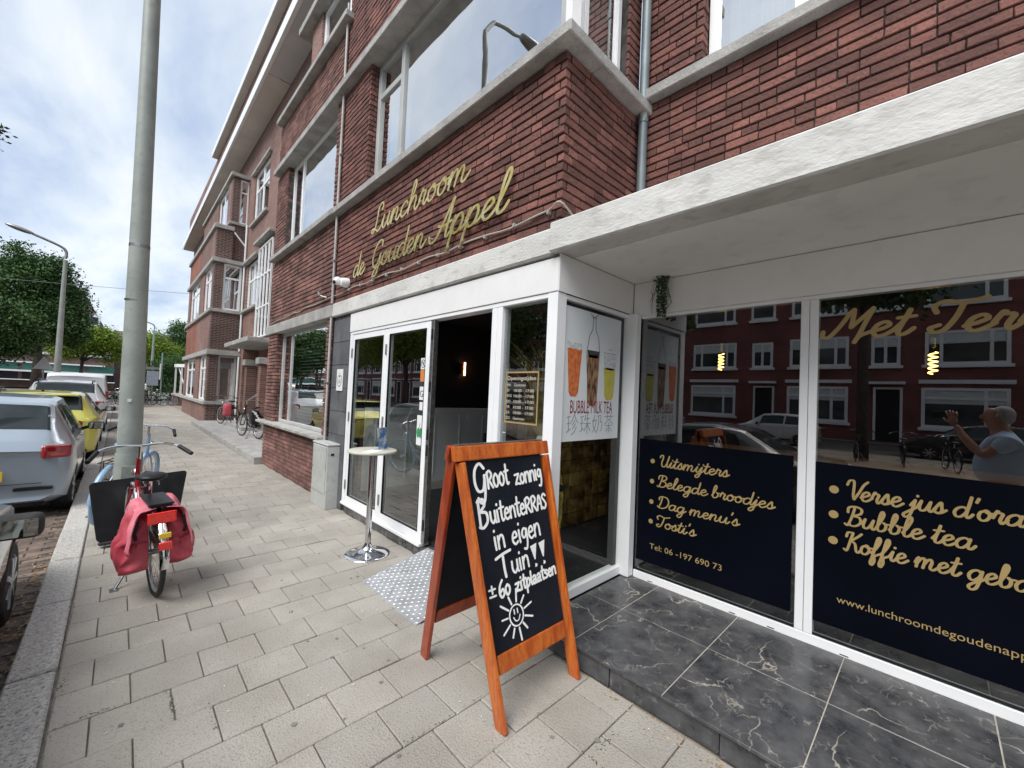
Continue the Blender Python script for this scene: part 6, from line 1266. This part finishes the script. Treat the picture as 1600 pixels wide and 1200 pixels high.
# ------------------------------------------------------------------ trees
M_lf_d = pm('foliage_dark', (.04, .09, .032), (.09, .165, .055), -1.1, .7, tone=.5, spec=.15); M_lf_g = pm('foliage_bright', (.13, .21, .025), (.22, .31, .045), -1.1, .7, tone=.4, spec=.15); M_lf_m = pm('foliage_mid', (.04, .09, .025), (.08, .15, .04), -1.1, .7, tone=.45, spec=.15)
def crown_mesh(n, blobs, leaf_s, mat, seed):
    rg = np.random.default_rng(seed); B_ = np.array(blobs, float); vol = (B_[:, 3]**2*B_[:, 4]); p = vol/vol.sum()
    nc = n//28; k = rg.choice(len(B_), nc, p=p); d = rg.normal(size=(nc, 3)); d /= np.linalg.norm(d, axis=1)[:, None]; rr = rg.uniform(.25, 1, nc)**.45
    cc = B_[k, :3]+d*rr[:, None]*np.stack([B_[k, 3], B_[k, 3], B_[k, 4]], 1)
    ct = rg.uniform(0, 1, nc)
    idx = np.repeat(np.arange(nc), 28); c = cc[idx]+rg.normal(size=(len(idx), 3))*np.array([1, 1, .7])*leaf_s*3.2
    t = np.clip(ct[idx]*.6+rg.uniform(0, .4, len(idx)), 0, 1)
    u = rg.normal(size=(len(idx), 3)); u /= np.linalg.norm(u, axis=1)[:, None]; v = np.cross(u, rg.normal(size=u.shape)); v /= np.linalg.norm(v, axis=1)[:, None]
    s = leaf_s*rg.uniform(.6, 1.3, len(idx))[:, None]
    V = np.stack([c-u*s, c+v*s*.55, c+u*s, c-v*s*.55], 1).reshape(-1, 3)
    me = bpy.data.meshes.new('crown'); F = np.arange(len(V)).reshape(-1, 4); me.from_pydata(V.tolist(), [], F.tolist())
    a = me.attributes.new('tone', 'FLOAT', 'POINT'); a.data.foreach_set('value', np.repeat(t, 4)); me.materials.append(mat); return me
def tree(label, x, y, h, blobs, n, ls, mat, seed, trunk=.25, group=None, z=0):
    t = thing('tree', label, 'tree', (x, y, z), group); rr = random.Random(seed); b = MB(); th = min(q[2]-q[4]*.4 for q in blobs)
    b.tube([(x, y, z-.1), (x+.03*h*rr.uniform(-1, 1), y, z+th*.6), (x, y, z+th)], [trunk, trunk*.8, trunk*.62], 10)
    for q in blobs: 
        b.tube([(x, y, z+th*.85), (x+q[0]*.5, y+q[1]*.5, z+(th+q[2])/2), (x+q[0], y+q[1], z+q[2]+q[4]*.4)], [trunk*.5, trunk*.3, trunk*.08], 7)
    b.build('trunk', M_bark, t, smooth=True)
    me = crown_mesh(n, blobs, ls, mat, seed); o = bpy.data.objects.new('crown', me); S.collection.objects.link(o); o.parent = t; WL[o.name] = Vector((x, y, z)); return t
tree('tall dark green tree with a bare trunk beside the left street lamp', -3.9, 40, 12, [(0, 0, 5.2, 1.7, 1.5), (-.9, 0, 7.2, 1.5, 1.6), (.9, .5, 6.4, 1.3, 1.8), (.2, 0, 8.2, 1.2, 1.2), (-1.0, 0, 8.9, .6, .9), (1.2, 0, 4.6, 1.0, 1.2)], 42000, .085, M_lf_d, 5, .26)
tree('dark low-crowned tree at the far left edge of the street', -4.6, 30, 7, [(0, 0, 3.9, 1.5, 1.2), (.9, 0, 3.3, .9, .9), (-1, 0, 4.3, 1.3, 1.2), (.3, 0, 2.9, 1.0, .7)], 26000, .075, M_lf_d, 6, .2)
tree('bright yellow-green tree with a forked trunk left of the near lamp post', -2.1, 46, 6.5, [(0, 0, 4.2, 1.2, .9), (1.0, 0, 4.6, 1.1, 1.0), (-.9, 0, 3.6, .9, .7), (1.6, 0, 3.6, .8, .9)], 13000, .08, M_lf_g, 7, .14)
tree('bright yellow-green tree behind the far street lamp', 2.2, 56, 7, [(0, 0, 4.6, 1.7, 1.3), (1.2, 0, 4.4, 1.2, 1.2), (-1.2, 0, 4.4, 1.1, 1.2), (0, 0, 5.6, 1.2, 1.0)], 14000, .09, M_lf_g, 8, .15)
tree('round dark tree at the far right end of the street beside the brick bay', 4.75, 60, 9, [(0, 0, 7.0, 1.2, 1.4), (.6, 0, 5.0, 1.3, 1.4), (-.6, 0, 4.2, 1.1, 1.2)], 12000, .09, M_lf_m, 9, .2)
tree('dense dark bush-like tree behind the parked bicycles', 3.4, 48, 5, [(0, 0, 2.6, 1.3, 1.3), (-.9, 0, 2.0, .9, 1.0), (.9, 0, 2.4, 1.0, 1.4), (0, 0, 1.0, 1.4, .8)], 12000, .08, M_lf_d, 10, .12)
tree('broad leafy tree whose branch tips reach in at the upper left', -5.75, 14, 8, [(0, 0, 6.2, 2.2, 1.7), (2.2, 0, 6.2, .95, .55), (0, -2, 6.5, 1.8, 1.5), (0, 2, 6.4, 1.8, 1.5)], 15000, .07, M_lf_m, 11, .22)
for i, (x, y, lb) in enumerate(((-11, 1.6, 'street tree on the far side seen in the shop windows'), (-11.5, -6.5, 'leafy street tree reflected at the right of the last window'), (-11, 10, 'leafy street tree reflected in the glass doors'), (-12, 21, 'distant street tree reflected in the wide ground floor window'), (-8.6, 15, 'bushy street tree filling the left glass door reflection'), (-8.6, 23, 'street tree reflected above the parked car in the left glass door'), (-9, 31, 'street tree reflected at the left side of the wide ground floor window'), (-9, 40, 'last street tree reflected in the wide ground floor window'))):
    dz_ = 1.9 if i > 3 else (.8 if i == 2 else 0)
    tree(lb, x, y, 9, [(0, 0, 6.8-dz_, 2.0, 1.5), (1.2, .8, 6.0-dz_, 1.4, 1.1), (-1.2, -.8, 6.4-dz_, 1.5, 1.3), (0, 1.2, 7.6-dz_, 1.4, 1.0)], 12000, .10, (M_lf_g if i > 4 else M_lf_m) if i else M_lf_d, 20+i, .17)
br_ = [o for o in S.objects if o.get('label', '').startswith('broad leafy tree')][0]
b, b2 = MB(), MB(); rr = random.Random(4)
for k in range(9):
    p0 = Vector((-3.4, 14, 6.6)); p3 = Vector((-1.95-rr.uniform(0, .35), 14+rr.uniform(-.3, .3), rr.choice([6.2, 6.5, 6.85])+rr.uniform(-.1, .1))); pm_ = p0.lerp(p3, .5)+Vector((0, 0, .12)); b.tube([p0, pm_, p3], [.02, .012, .004], 5)
    for j in range(34):
        t_ = rr.uniform(.25, 1.02); q = (p0.lerp(pm_, t_*2) if t_ < .5 else pm_.lerp(p3, t_*2-1))+Vector([rr.gauss(0, .04) for _ in range(3)]); M = Matrix.Translation(q) @ Matrix.Rotation(rr.uniform(0, 6), 4, 'Z') @ Matrix.Rotation(rr.uniform(0, 3), 4, 'X'); s2 = rr.uniform(.035, .06)
        b2.add([M @ Vector(v) for v in ((-s2, 0, 0), (0, s2*.6, 0), (s2, 0, 0), (0, -s2*.6, 0))], [(0, 1, 2, 3)])
b.build('branch', M_bark, br_, kind='stuff'); b2.build('leaf_cluster', M_lf_m, br_, kind='stuff', norm=False)
# ------------------------------------------------------------------ far buildings at the end of the street
FB = thing('far_terrace', 'long low brick shopping terrace with white bands far down the street', 'building', (-12, 75, 0)); 
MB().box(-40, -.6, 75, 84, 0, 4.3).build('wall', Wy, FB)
b = MB(); b.box(-40, -.5, 74.8, 74.99, 4.1, 4.35).box(-40, -1.4, 74.6, 74.99, 2.95, 3.1).box(-40, -.6, 74.2, 74.99, 1.9, 2.1).box(-40, -.4, 74.0, 74.99, .9, 1.0); b.build('white_band', M_white, FB, kind='stuff')
b = MB(); 
for k in range(14): b.box(-38+2.7*k, -35.6+2.7*k, 74.9, 74.995, 2.12, 2.93)
b.build('shop_sign', pm('dark_green_sign', (.02, .09, .07), (.04, .14, .11), -.3, .5), FB, kind='stuff')
b = MB()
for k in range(14): b.box(-38+2.7*k, -35.6+2.7*k, 74.93, 74.997, 1.02, 1.88)
b.build('shop_window', M_dark, FB, kind='stuff')
GB = thing('gable_house', 'brick corner house with a steep gabled roof and white dormer beyond the trees', 'house', (-3, 78, 0)); 
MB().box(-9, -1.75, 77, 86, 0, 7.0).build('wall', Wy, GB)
M_tile = pm('roof_tile_grey', (.10, .085, .08), (.17, .14, .13), -2, .8, bump=.5, bscale=5)
MB().add([(-9.3, 76.6, 7.1), (-1.2, 76.6, 7.1), (-1.2, 86.4, 7.1), (-9.3, 86.4, 7.1), (-6.5, 79, 12.8), (-3.9, 79, 12.8), (-3.9, 84, 12.8), (-6.5, 84, 12.8)], [(0, 1, 2, 3), (4, 7, 6, 5), (0, 4, 5, 1), (1, 5, 6, 2), (2, 6, 7, 3), (3, 7, 4, 0)]).build('roof', M_tile, GB)
bx('gutter', M_white, GB, -9.4, -1.05, 76.4, 76.9, 6.95, 7.12); dmr = bx('dormer', M_white, GB, -4.0, -2.2, 77.0, 79, 8.3, 9.8); bx('dormer_pane', M_carglass_o, dmr, -3.8, -2.4, 76.95, 76.995, 8.5, 9.5)
b = MB()
for x in (-4.2, -2.9): b.box(x, x+1.0, 76.9, 76.99, 4.6, 6.6)
b.build('window', M_white, GB, kind='stuff'); b = MB()
for x in (-4.1, -2.8): b.box(x, x+.36, 76.85, 76.89, 4.8, 6.4).box(x+.44, x+.8, 76.85, 76.89, 4.8, 6.4)
b.build('pane', M_carglass_o, GB, kind='stuff')
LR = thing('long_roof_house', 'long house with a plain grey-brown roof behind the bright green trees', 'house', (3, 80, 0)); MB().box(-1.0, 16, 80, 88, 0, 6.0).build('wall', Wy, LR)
MB().add([(-1.2, 79.6, 6.0), (16, 79.6, 6.0), (16, 88, 6.0), (-1.2, 88, 6.0), (-1.0, 84, 8.6), (16, 84, 8.6)], [(0, 1, 2, 3), (0, 4, 5, 1), (2, 5, 4, 3), (0, 3, 4), (1, 5, 2)]).build('roof', M_tile, LR)
# ------------------------------------------------------------------ signs, bikes and people-scale things far down the street
ts = thing('road_sign', 'back of a square blue-grey road sign on a grey post among the far bicycles', 'sign', (1.5, 34, 0)); b = MB(); b.tube([(1.5, 34, -.1), (1.5, 34, 2.4)], .035, 8); b.build('post', M_steel, ts); bx('panel', pm('sign_back', (.28, .33, .40), (.34, .40, .46), 5, .5), ts, 1.22, 1.78, 33.94, 33.96, 1.2, 2.1, bevel=.01); bx('top_plate', M_steel, ts, 1.15, 1.85, 33.94, 33.96, 2.2, 2.36)
tp2 = thing('sign_post', 'tall thin blue-green signpost right of the square sign', 'sign', (1.95, 34, 0)); b = MB(); b.tube([(1.93, 34, -.1), (1.90, 34, 3.3)], .04, 8); b.build('post', pm('post_teal', (.25, .36, .36), None, 5, .5), tp2); bx('white_plate', M_white, tp2, 1.80, 1.87, 33.92, 33.95, 1.6, 2.6)
ts3 = thing('warning_sign', 'triangular warning sign seen from behind under the dark trees', 'sign', (-3.2, 36, 0)); b = MB(); b.tube([(-3.2, 36, -.1), (-3.2, 36, 2.3)], .04, 8); b.build('post', M_steel, ts3); MB().prism([(-.42, 0), (.42, 0), (0, .75)], Matrix(((1, 0, 0, -3.2), (0, 0, -1, 35.95), (0, 1, 0, 1.9), (0, 0, 0, 1))), .02).build('panel', M_alu, ts3)
wr = thing('overhead_wire', 'thin overhead wire stretched across the sky between the houses', 'wire', (0, 30, 5.8)); b = MB(); b.tube([(-12+ (15.4)*t, 30, 5.05+.11*12*t+.0-.5*t*(1-t)) for t in np.linspace(0, 1, 14)], .012, 4); b.v = [(x, y, z+.35) for x, y, z in b.v]; b.build('cable', M_steel, wr)
fbk = bike('grey bicycle locked at the foot of the road sign', M_blackp, simple=True, name='bicycle')
GRP = 'bicycles parked at the far end of the pavement'
bikes = [(1.05, 33, 1.2, 'black bicycle left of the square road sign'), (1.45, 33.4, 1.6, 'black bicycle right at the foot of the square road sign'), (2.0, 33.2, 1.4, 'black bicycle at the foot of the tall thin signpost'), (.75, 34.2, .9, 'dark bicycle just right of the near lamp post'), (.6, 33.0, 1.9, 'dark bicycle partly hidden by the near lamp post')]
put(fbk, bikes[0][0], bikes[0][1], bikes[0][2], s=.93); fbk['label'] = bikes[0][3]; fbk['group'] = GRP
for x, y, a, lb in bikes[1:]:
    c_ = copy_tree(fbk); put(c_, x, y, a, s=.93); c_['label'] = lb
tl = bike('mint green bicycle beside the rounded shop bay', M_teal, simple=True); put(tl, 2.5, 33.4, 1.5)
mp_ = thing('moped', 'dark moped with a white top box beside the far road signs', 'moped', (.95, 31.6, 0))
b = MB(); b.ell((.95, 31.6, .55), (.2, .55, .22), 12, 8); b.ell((.95, 31.2, .85), (.16, .3, .1), 12, 8); b.beam((.95, 32.0, .5), (.95, 31.85, 1.05), .12, .2); b.build('body', M_blackp, mp_, smooth=True)
bx('top_box', M_white, mp_, .75, 1.15, 30.85, 31.2, .98, 1.32, bevel=.04); 
for y in (31.05, 32.15): b = MB(); b.tube([(.95, y+.22*math.cos(a), .24+.22*math.sin(a)) for a in np.linspace(0, 2*PI, 24)], .05, 8, cap=False); b.build('tyre', M_black, mp_)
b = MB(); b.tube([(.62, 31.9, 1.08), (.95, 31.95, 1.05), (1.28, 31.9, 1.08)], .018, 6); b.build('handlebar', M_steel, mp_)
for k, (x, lb) in enumerate(((-4.4, 'bicycle in the rack at the far left edge under the trees'), (-3.9, 'second bicycle from the left in the far rack under the trees'), (-3.4, 'third bicycle in the far rack under the dark trees'), (-2.9, 'rightmost bicycle in the far rack beside the warning sign'))):
    c_ = copy_tree(fbk); put(c_, x-.6, 33, .9+.2*k, s=.93, z=-.1); c_['label'] = lb; c_['group'] = 'bicycles in the rack under the far trees'
# bicycles by the porch
rbk = bike('white-handled bicycle with a red saddlebag parked by the brick porch', M_steel, simple=True, basket=False); put(rbk, 2.9, 16.6, .25, z=.115)
bagr = thing('red_saddlebag', 'bright red double bag hanging on the bicycle by the brick bay', 'bag', (2.75, 16.6, .4)); MB().box(2.58, 2.80, 16.45, 16.85, .45, .86).build('bag', M_bag, bagr, bevel=.08, seg=3, smooth=True)
bb2 = bike('dark bicycle with a black and white bag at the house steps', M_blackp, simple=True); put(bb2, 2.72, 12.4, .2, z=.115)
bag2 = thing('striped_bag', 'black saddlebag with white stripes on the bicycle at the house steps', 'bag', (2.7, 12.3, .6)); MB().box(2.5, 2.68, 12.15, 12.55, .5, .88).build('bag', M_blackp, bag2, bevel=.07, seg=3, smooth=True); b = MB(); 
for k in range(4): b.beam((2.50+.045*k, 12.14, .86-.06*k), (2.60+.03*k, 12.142, .80-.06*k), .012, .03)
b.build('white_stripe', M_white, bag2)
# ------------------------------------------------------------------ terrace across the street (seen only as a reflection)
OWb = brick_mat('brick_opposite', (.24, .065, .06), (.31, .085, .075), (.12, .08, .07), 'x')
def opp_house(y0, label):
    t = thing('terrace_house', label, 'house', (-21.7, y0, 0), 'brick houses across the street seen in the shop windows'); X = -21.7
    MB().box(X-6, X, y0-2.75, y0+2.745, 0, 9.6).build('wall', OWb, t); bx('gutter', M_white, t, X-.2, X+.35, y0-2.75, y0+2.745, 9.61, 9.85)
    def ow(a, c_, z0, z1, mull=(), tr=()):
        b = MB(); e = .13; b.box(X+.001, X+.06, a, a+e, z0, z1).box(X+.001, X+.06, c_-e, c_, z0, z1).box(X+.001, X+.06, a+e, c_-e, z0, z0+e).box(X+.001, X+.06, a+e, c_-e, z1-e, z1)
        for m_ in mull: b.box(X+.002, X+.063, m_-.06, m_+.06, z0+e, z1-e)
        for z in tr: b.box(X+.003, X+.066, a+e, c_-e, z-.05, z+.05)
        b.box(X+.001, X+.14, a-.1, c_+.1, z0-.14, z0-.002); f = b.build('window', M_white, t)
        MB().box(X+.001, X+.02, a+.12, c_-.12, z0+.12, z1-.12).build('pane', M_glass_opp, f); bx('blind', M_curtain, f, X+.021, X+.03, a+.14, c_-.14, (z0+z1)/2+.2, z1-.14, bevel=0)
    ow(y0-2.3, y0+.35, 3.9, 5.5, (y0-1.75, y0-.2), ()); ow(y0+1.2, y0+2.3, 3.9, 5.4, (y0+1.75,), ()); ow(y0-2.2, y0+.3, 6.8, 8.5, (y0-1.6,), ()); ow(y0+1.1, y0+2.4, 6.8, 8.3, (), ())
    ow(y0-2.3, y0+.45, .9, 2.8, (y0-1.6,), (2.3,)); bx('lintel', M_white, t, X+.001, X+.1, y0-2.45, y0+.55, 3.0, 3.18)
    b = MB(); b.box(X+.001, X+.05, y0+1.1, y0+1.2, .1, 2.8).box(X+.001, X+.05, y0+2.1, y0+2.2, .1, 2.8).box(X+.001, X+.05, y0+1.2, y0+2.1, 2.7, 2.8); d = b.build('door_frame', M_white, t); bx('door', M_dark, d, X+.001, X+.03, y0+1.2, y0+2.1, .1, 2.69, bevel=0); bx('hood', M_white, t, X+.001, X+.3, y0+1.0, y0+2.4, 2.95, 3.08)
    return t
M_glass_opp = pm('dark_window', (.03, .04, .045), (.07, .08, .08), -1, .08, spec=.8)
pos = ['behind the man', 'just left of the man', 'seen through the left half of the Met Terras window', 'seen in the first big window', 'at the left edge of the first big window', 'seen in the corner pane', 'seen in the opening hours pane', 'seen in the glass doors', 'farther along in the glass doors', 'farthest along']
h0 = opp_house(-5.5, 'reflected brick terrace house at the right end of the row')
HL = ['reflected brick terrace house directly behind the man in the Met Terras window', 'reflected brick house behind the words Met Terras, left of the man', 'reflected brick house split by the white mullion between the two big windows',
      'reflected brick house behind the glowing bulb of the first big window', 'reflected brick house at the far left edge of the first big window', 'brick house whose windows show in the opening hours pane', 'next brick house in the row reflected right of the doorway',
      'brick house reflected at the right edge of the right glass door', 'brick house reflected behind the stickers of the glass door', 'brick house reflected in the middle of the right glass door', 'brick house reflected in the left glass door above the table', 'brick house reflected at the left edge of the left glass door']
for k in range(12):
    y = 5.5*k
    c_ = copy_tree(h0); c_.location = (-21.7, y, 0); c_['label'] = HL[k]; c_.scale = (1, -1 if k in (3, 4, 7, 9) else 1, 1)
opp_road = MB().box(-20.5, -14.1, -60, 34, -.139, -.104).build('far_lane', M_road); structure(opp_road)
opv = MB().box(-21.7, -20.55, -60, 80, -.138, .0).build('far_pavement', M_ground); structure(opv)
for (x, y, s_, p, lb) in ((-15.6, -3.0, c2, P_black, 'dark car across the street reflected beside the man'), (-15.6, 3.5, c1, P_white, 'white hatchback across the street reflected in the first big window'), (-15.6, 9.5, c2, P_silver, 'silver car across the street reflected in the corner pane'), (-15.6, 16, c3, P_blue, 'blue estate car across the street reflected in the glass doors')):
    far_car(x, y, 0, lb, s_, paint=p)
for k in range(7):
    c_ = copy_tree(fbk); put(c_, -10.2, -3.6+1.05*k, 1.35+.15*(k % 3), s=.93, z=-.03); c_['label'] = ['bicycle reflected right behind the man', 'bicycle reflected just left of the man', 'third reflected bicycle from the man', 'fourth reflected bicycle from the man', 'fifth reflected bicycle from the man', 'sixth reflected bicycle in the first big window', 'last reflected bicycle of the rack'][k]; c_['group'] = 'bicycles in the rack across the street'
# ------------------------------------------------------------------ the man standing behind the camera (seen in the window)
MAN = thing('person', 'grey-haired man in a light blue polo shirt raising one arm, seen in the window reflection', 'person', (-.06, -.45, 0))
M_skin = pm('skin', (.44, .22, .15), (.52, .28, .20), -9, .5); M_shirt = pm('shirt_blue', (.46, .60, .78), (.55, .68, .84), -7, .85, bump=.5, bscale=9); M_jean = pm('trousers', (.05, .055, .07), (.08, .085, .1), -12, .9); M_hair = pm('hair_grey', (.38, .36, .34), (.5, .48, .45), -60, .9)
def skin_obj(name, pts, edges, mat, parent, sub=2, flat=()):
    me = bpy.data.meshes.new(name); me.from_pydata([p[0] for p in pts], edges, []); o = bpy.data.objects.new(name, me); S.collection.objects.link(o)
    o.modifiers.new('sk', 'SKIN'); o.modifiers.new('ss', 'SUBSURF').levels = sub
    if not me.skin_vertices: me.skin_vertices.new()
    for i, p in enumerate(pts): r = p[1]; me.skin_vertices[0].data[i].radius = r if isinstance(r, tuple) else (r, r)
    me.skin_vertices[0].data[0].use_root = True
    bpy.context.view_layer.update(); m2 = bpy.data.meshes.new_from_object(o.evaluated_get(bpy.context.evaluated_depsgraph_get())); bpy.data.objects.remove(o); m2.materials.clear()
    return link(m2, name, mat, parent, smooth=True)
hx, hy = -.06, -.47
body = skin_obj('body', [((hx, hy, .90), (.15, .13)), ((hx, hy+.01, 1.08), (.16, .14)), ((hx, hy+.0, 1.24), (.14, .10)), ((hx, hy-.0, 1.355), (.09, .06)), ((hx, hy+.02, 1.43), .06), ((hx+.01, hy+.05, 1.50), (.075, .085)), ((hx, hy+.05, 1.58), (.078, .095)), ((hx, hy+.03, 1.635), (.06, .07)),
    ((hx+.18, hy-.01, 1.31), .048), ((hx+.20, hy+.14, 1.16), .046), ((hx+.15, hy+.27, 1.34), .036), ((hx+.125, hy+.32, 1.45), .025),
    ((hx-.18, hy-.01, 1.31), .048), ((hx-.24, hy-.02, 1.06), .045), ((hx-.22, hy+.07, .83), .035),
    ((hx+.09, hy, .82), .10), ((hx+.10, hy+.02, .47), .066), ((hx+.11, hy-.01, .10), .045), ((hx+.12, hy+.14, .045), (.04, .045)),
    ((hx-.09, hy, .82), .10), ((hx-.10, hy+.02, .47), .066), ((hx-.11, hy-.01, .10), .045), ((hx-.12, hy+.14, .045), (.04, .045))],
    [(0, 1), (1, 2), (2, 3), (3, 4), (4, 5), (5, 6), (6, 7), (3, 8), (8, 9), (9, 10), (10, 11), (3, 12), (12, 13), (13, 14), (0, 15), (15, 16), (16, 17), (17, 18), (0, 19), (19, 20), (20, 21), (21, 22)], M_skin, MAN)
skin_obj('polo_shirt', [((hx, hy, .86), (.185, .17)), ((hx, hy+.015, 1.04), (.225, .225)), ((hx, hy-.01, 1.23), (.215, .185)), ((hx, hy-.02, 1.355), (.15, .125)), ((hx, hy+.01, 1.41), .066), ((hx+.19, hy-.02, 1.315), .08), ((hx+.215, hy+.07, 1.21), .074), ((hx-.19, hy-.02, 1.315), .08), ((hx-.23, hy-.02, 1.17), .072)],
    [(0, 1), (1, 2), (2, 3), (3, 4), (3, 5), (5, 6), (3, 7), (7, 8)], M_shirt, MAN)
skin_obj('trousers', [((hx, hy, .87), (.18, .16)), ((hx+.09, hy, .79), .115), ((hx+.10, hy+.02, .47), .085), ((hx+.11, hy-.01, .10), .075), ((hx-.09, hy, .79), .115), ((hx-.10, hy+.02, .47), .085), ((hx-.11, hy-.01, .10), .075)], [(0, 1), (1, 2), (2, 3), (0, 4), (4, 5), (5, 6)], M_jean, MAN)
for s_ in (-1, 1): MB().ell((hx+s_*.12, hy+.07, .045), (.05, .14, .045), 12, 8).build('shoe', M_blackp, MAN, smooth=True)
b = MB(); b.ell((hx, hy+.0, 1.575), (.088, .085, .085), 14, 10); b.ell((hx, hy-.02, 1.53), (.082, .06, .05), 12, 8); b.build('hair', M_hair, MAN, smooth=True)
b = MB(); b.ell((hx, hy+.132, 1.545), (.013, .024, .024), 10, 8); b.ell((hx, hy+.128, 1.50), (.026, .01, .008), 8, 6)
for s_ in (-1, 1): b.ell((hx+s_*.086, hy+.04, 1.545), (.012, .02, .032), 8, 6); b.ell((hx+s_*.03, hy+.118, 1.578), (.013, .01, .008), 8, 6)
b.build('face_feature', M_skin, MAN, smooth=True)
# hand: palm, four fingers, thumb
W0 = Vector((hx+.125, hy+.32, 1.45)); b = MB(); b.ell(tuple(W0+Vector((-.005, .02, .045))), (.018, .038, .05), 12, 8)
for k in range(4):
    ba = W0+Vector((-.005, .048-.019*k, .085)); ln = (.058, .07, .066, .05)[k]; b.tube([ba, ba+Vector((-.006, .012-.004*k, ln*.5)), ba+Vector((-.024, .022-.006*k, ln*.92))], [.009, .0085, .006], 8)
b.tube([W0+Vector((-.005, .045, .025)), W0+Vector((-.02, .075, .045)), W0+Vector((-.03, .085, .07))], [.012, .010, .008], 8)
b.build('hand', M_skin, MAN, smooth=True)
ph = thing('phone', 'dark phone held up in the raised hand of the reflected man', 'phone', (0, -.06, 1.5)); 
b = MB(); b.obox(Matrix.Translation(-CF*.045+Vector((0, 0, CAM_H))) @ Matrix((( CR.x, CU.x, CF.x, 0), (CR.y, CU.y, CF.y, 0), (CR.z, CU.z, CF.z, 0), (0, 0, 0, 1))), .15, .072, .009); b.build('phone_body', M_blackp, ph, bevel=.004)
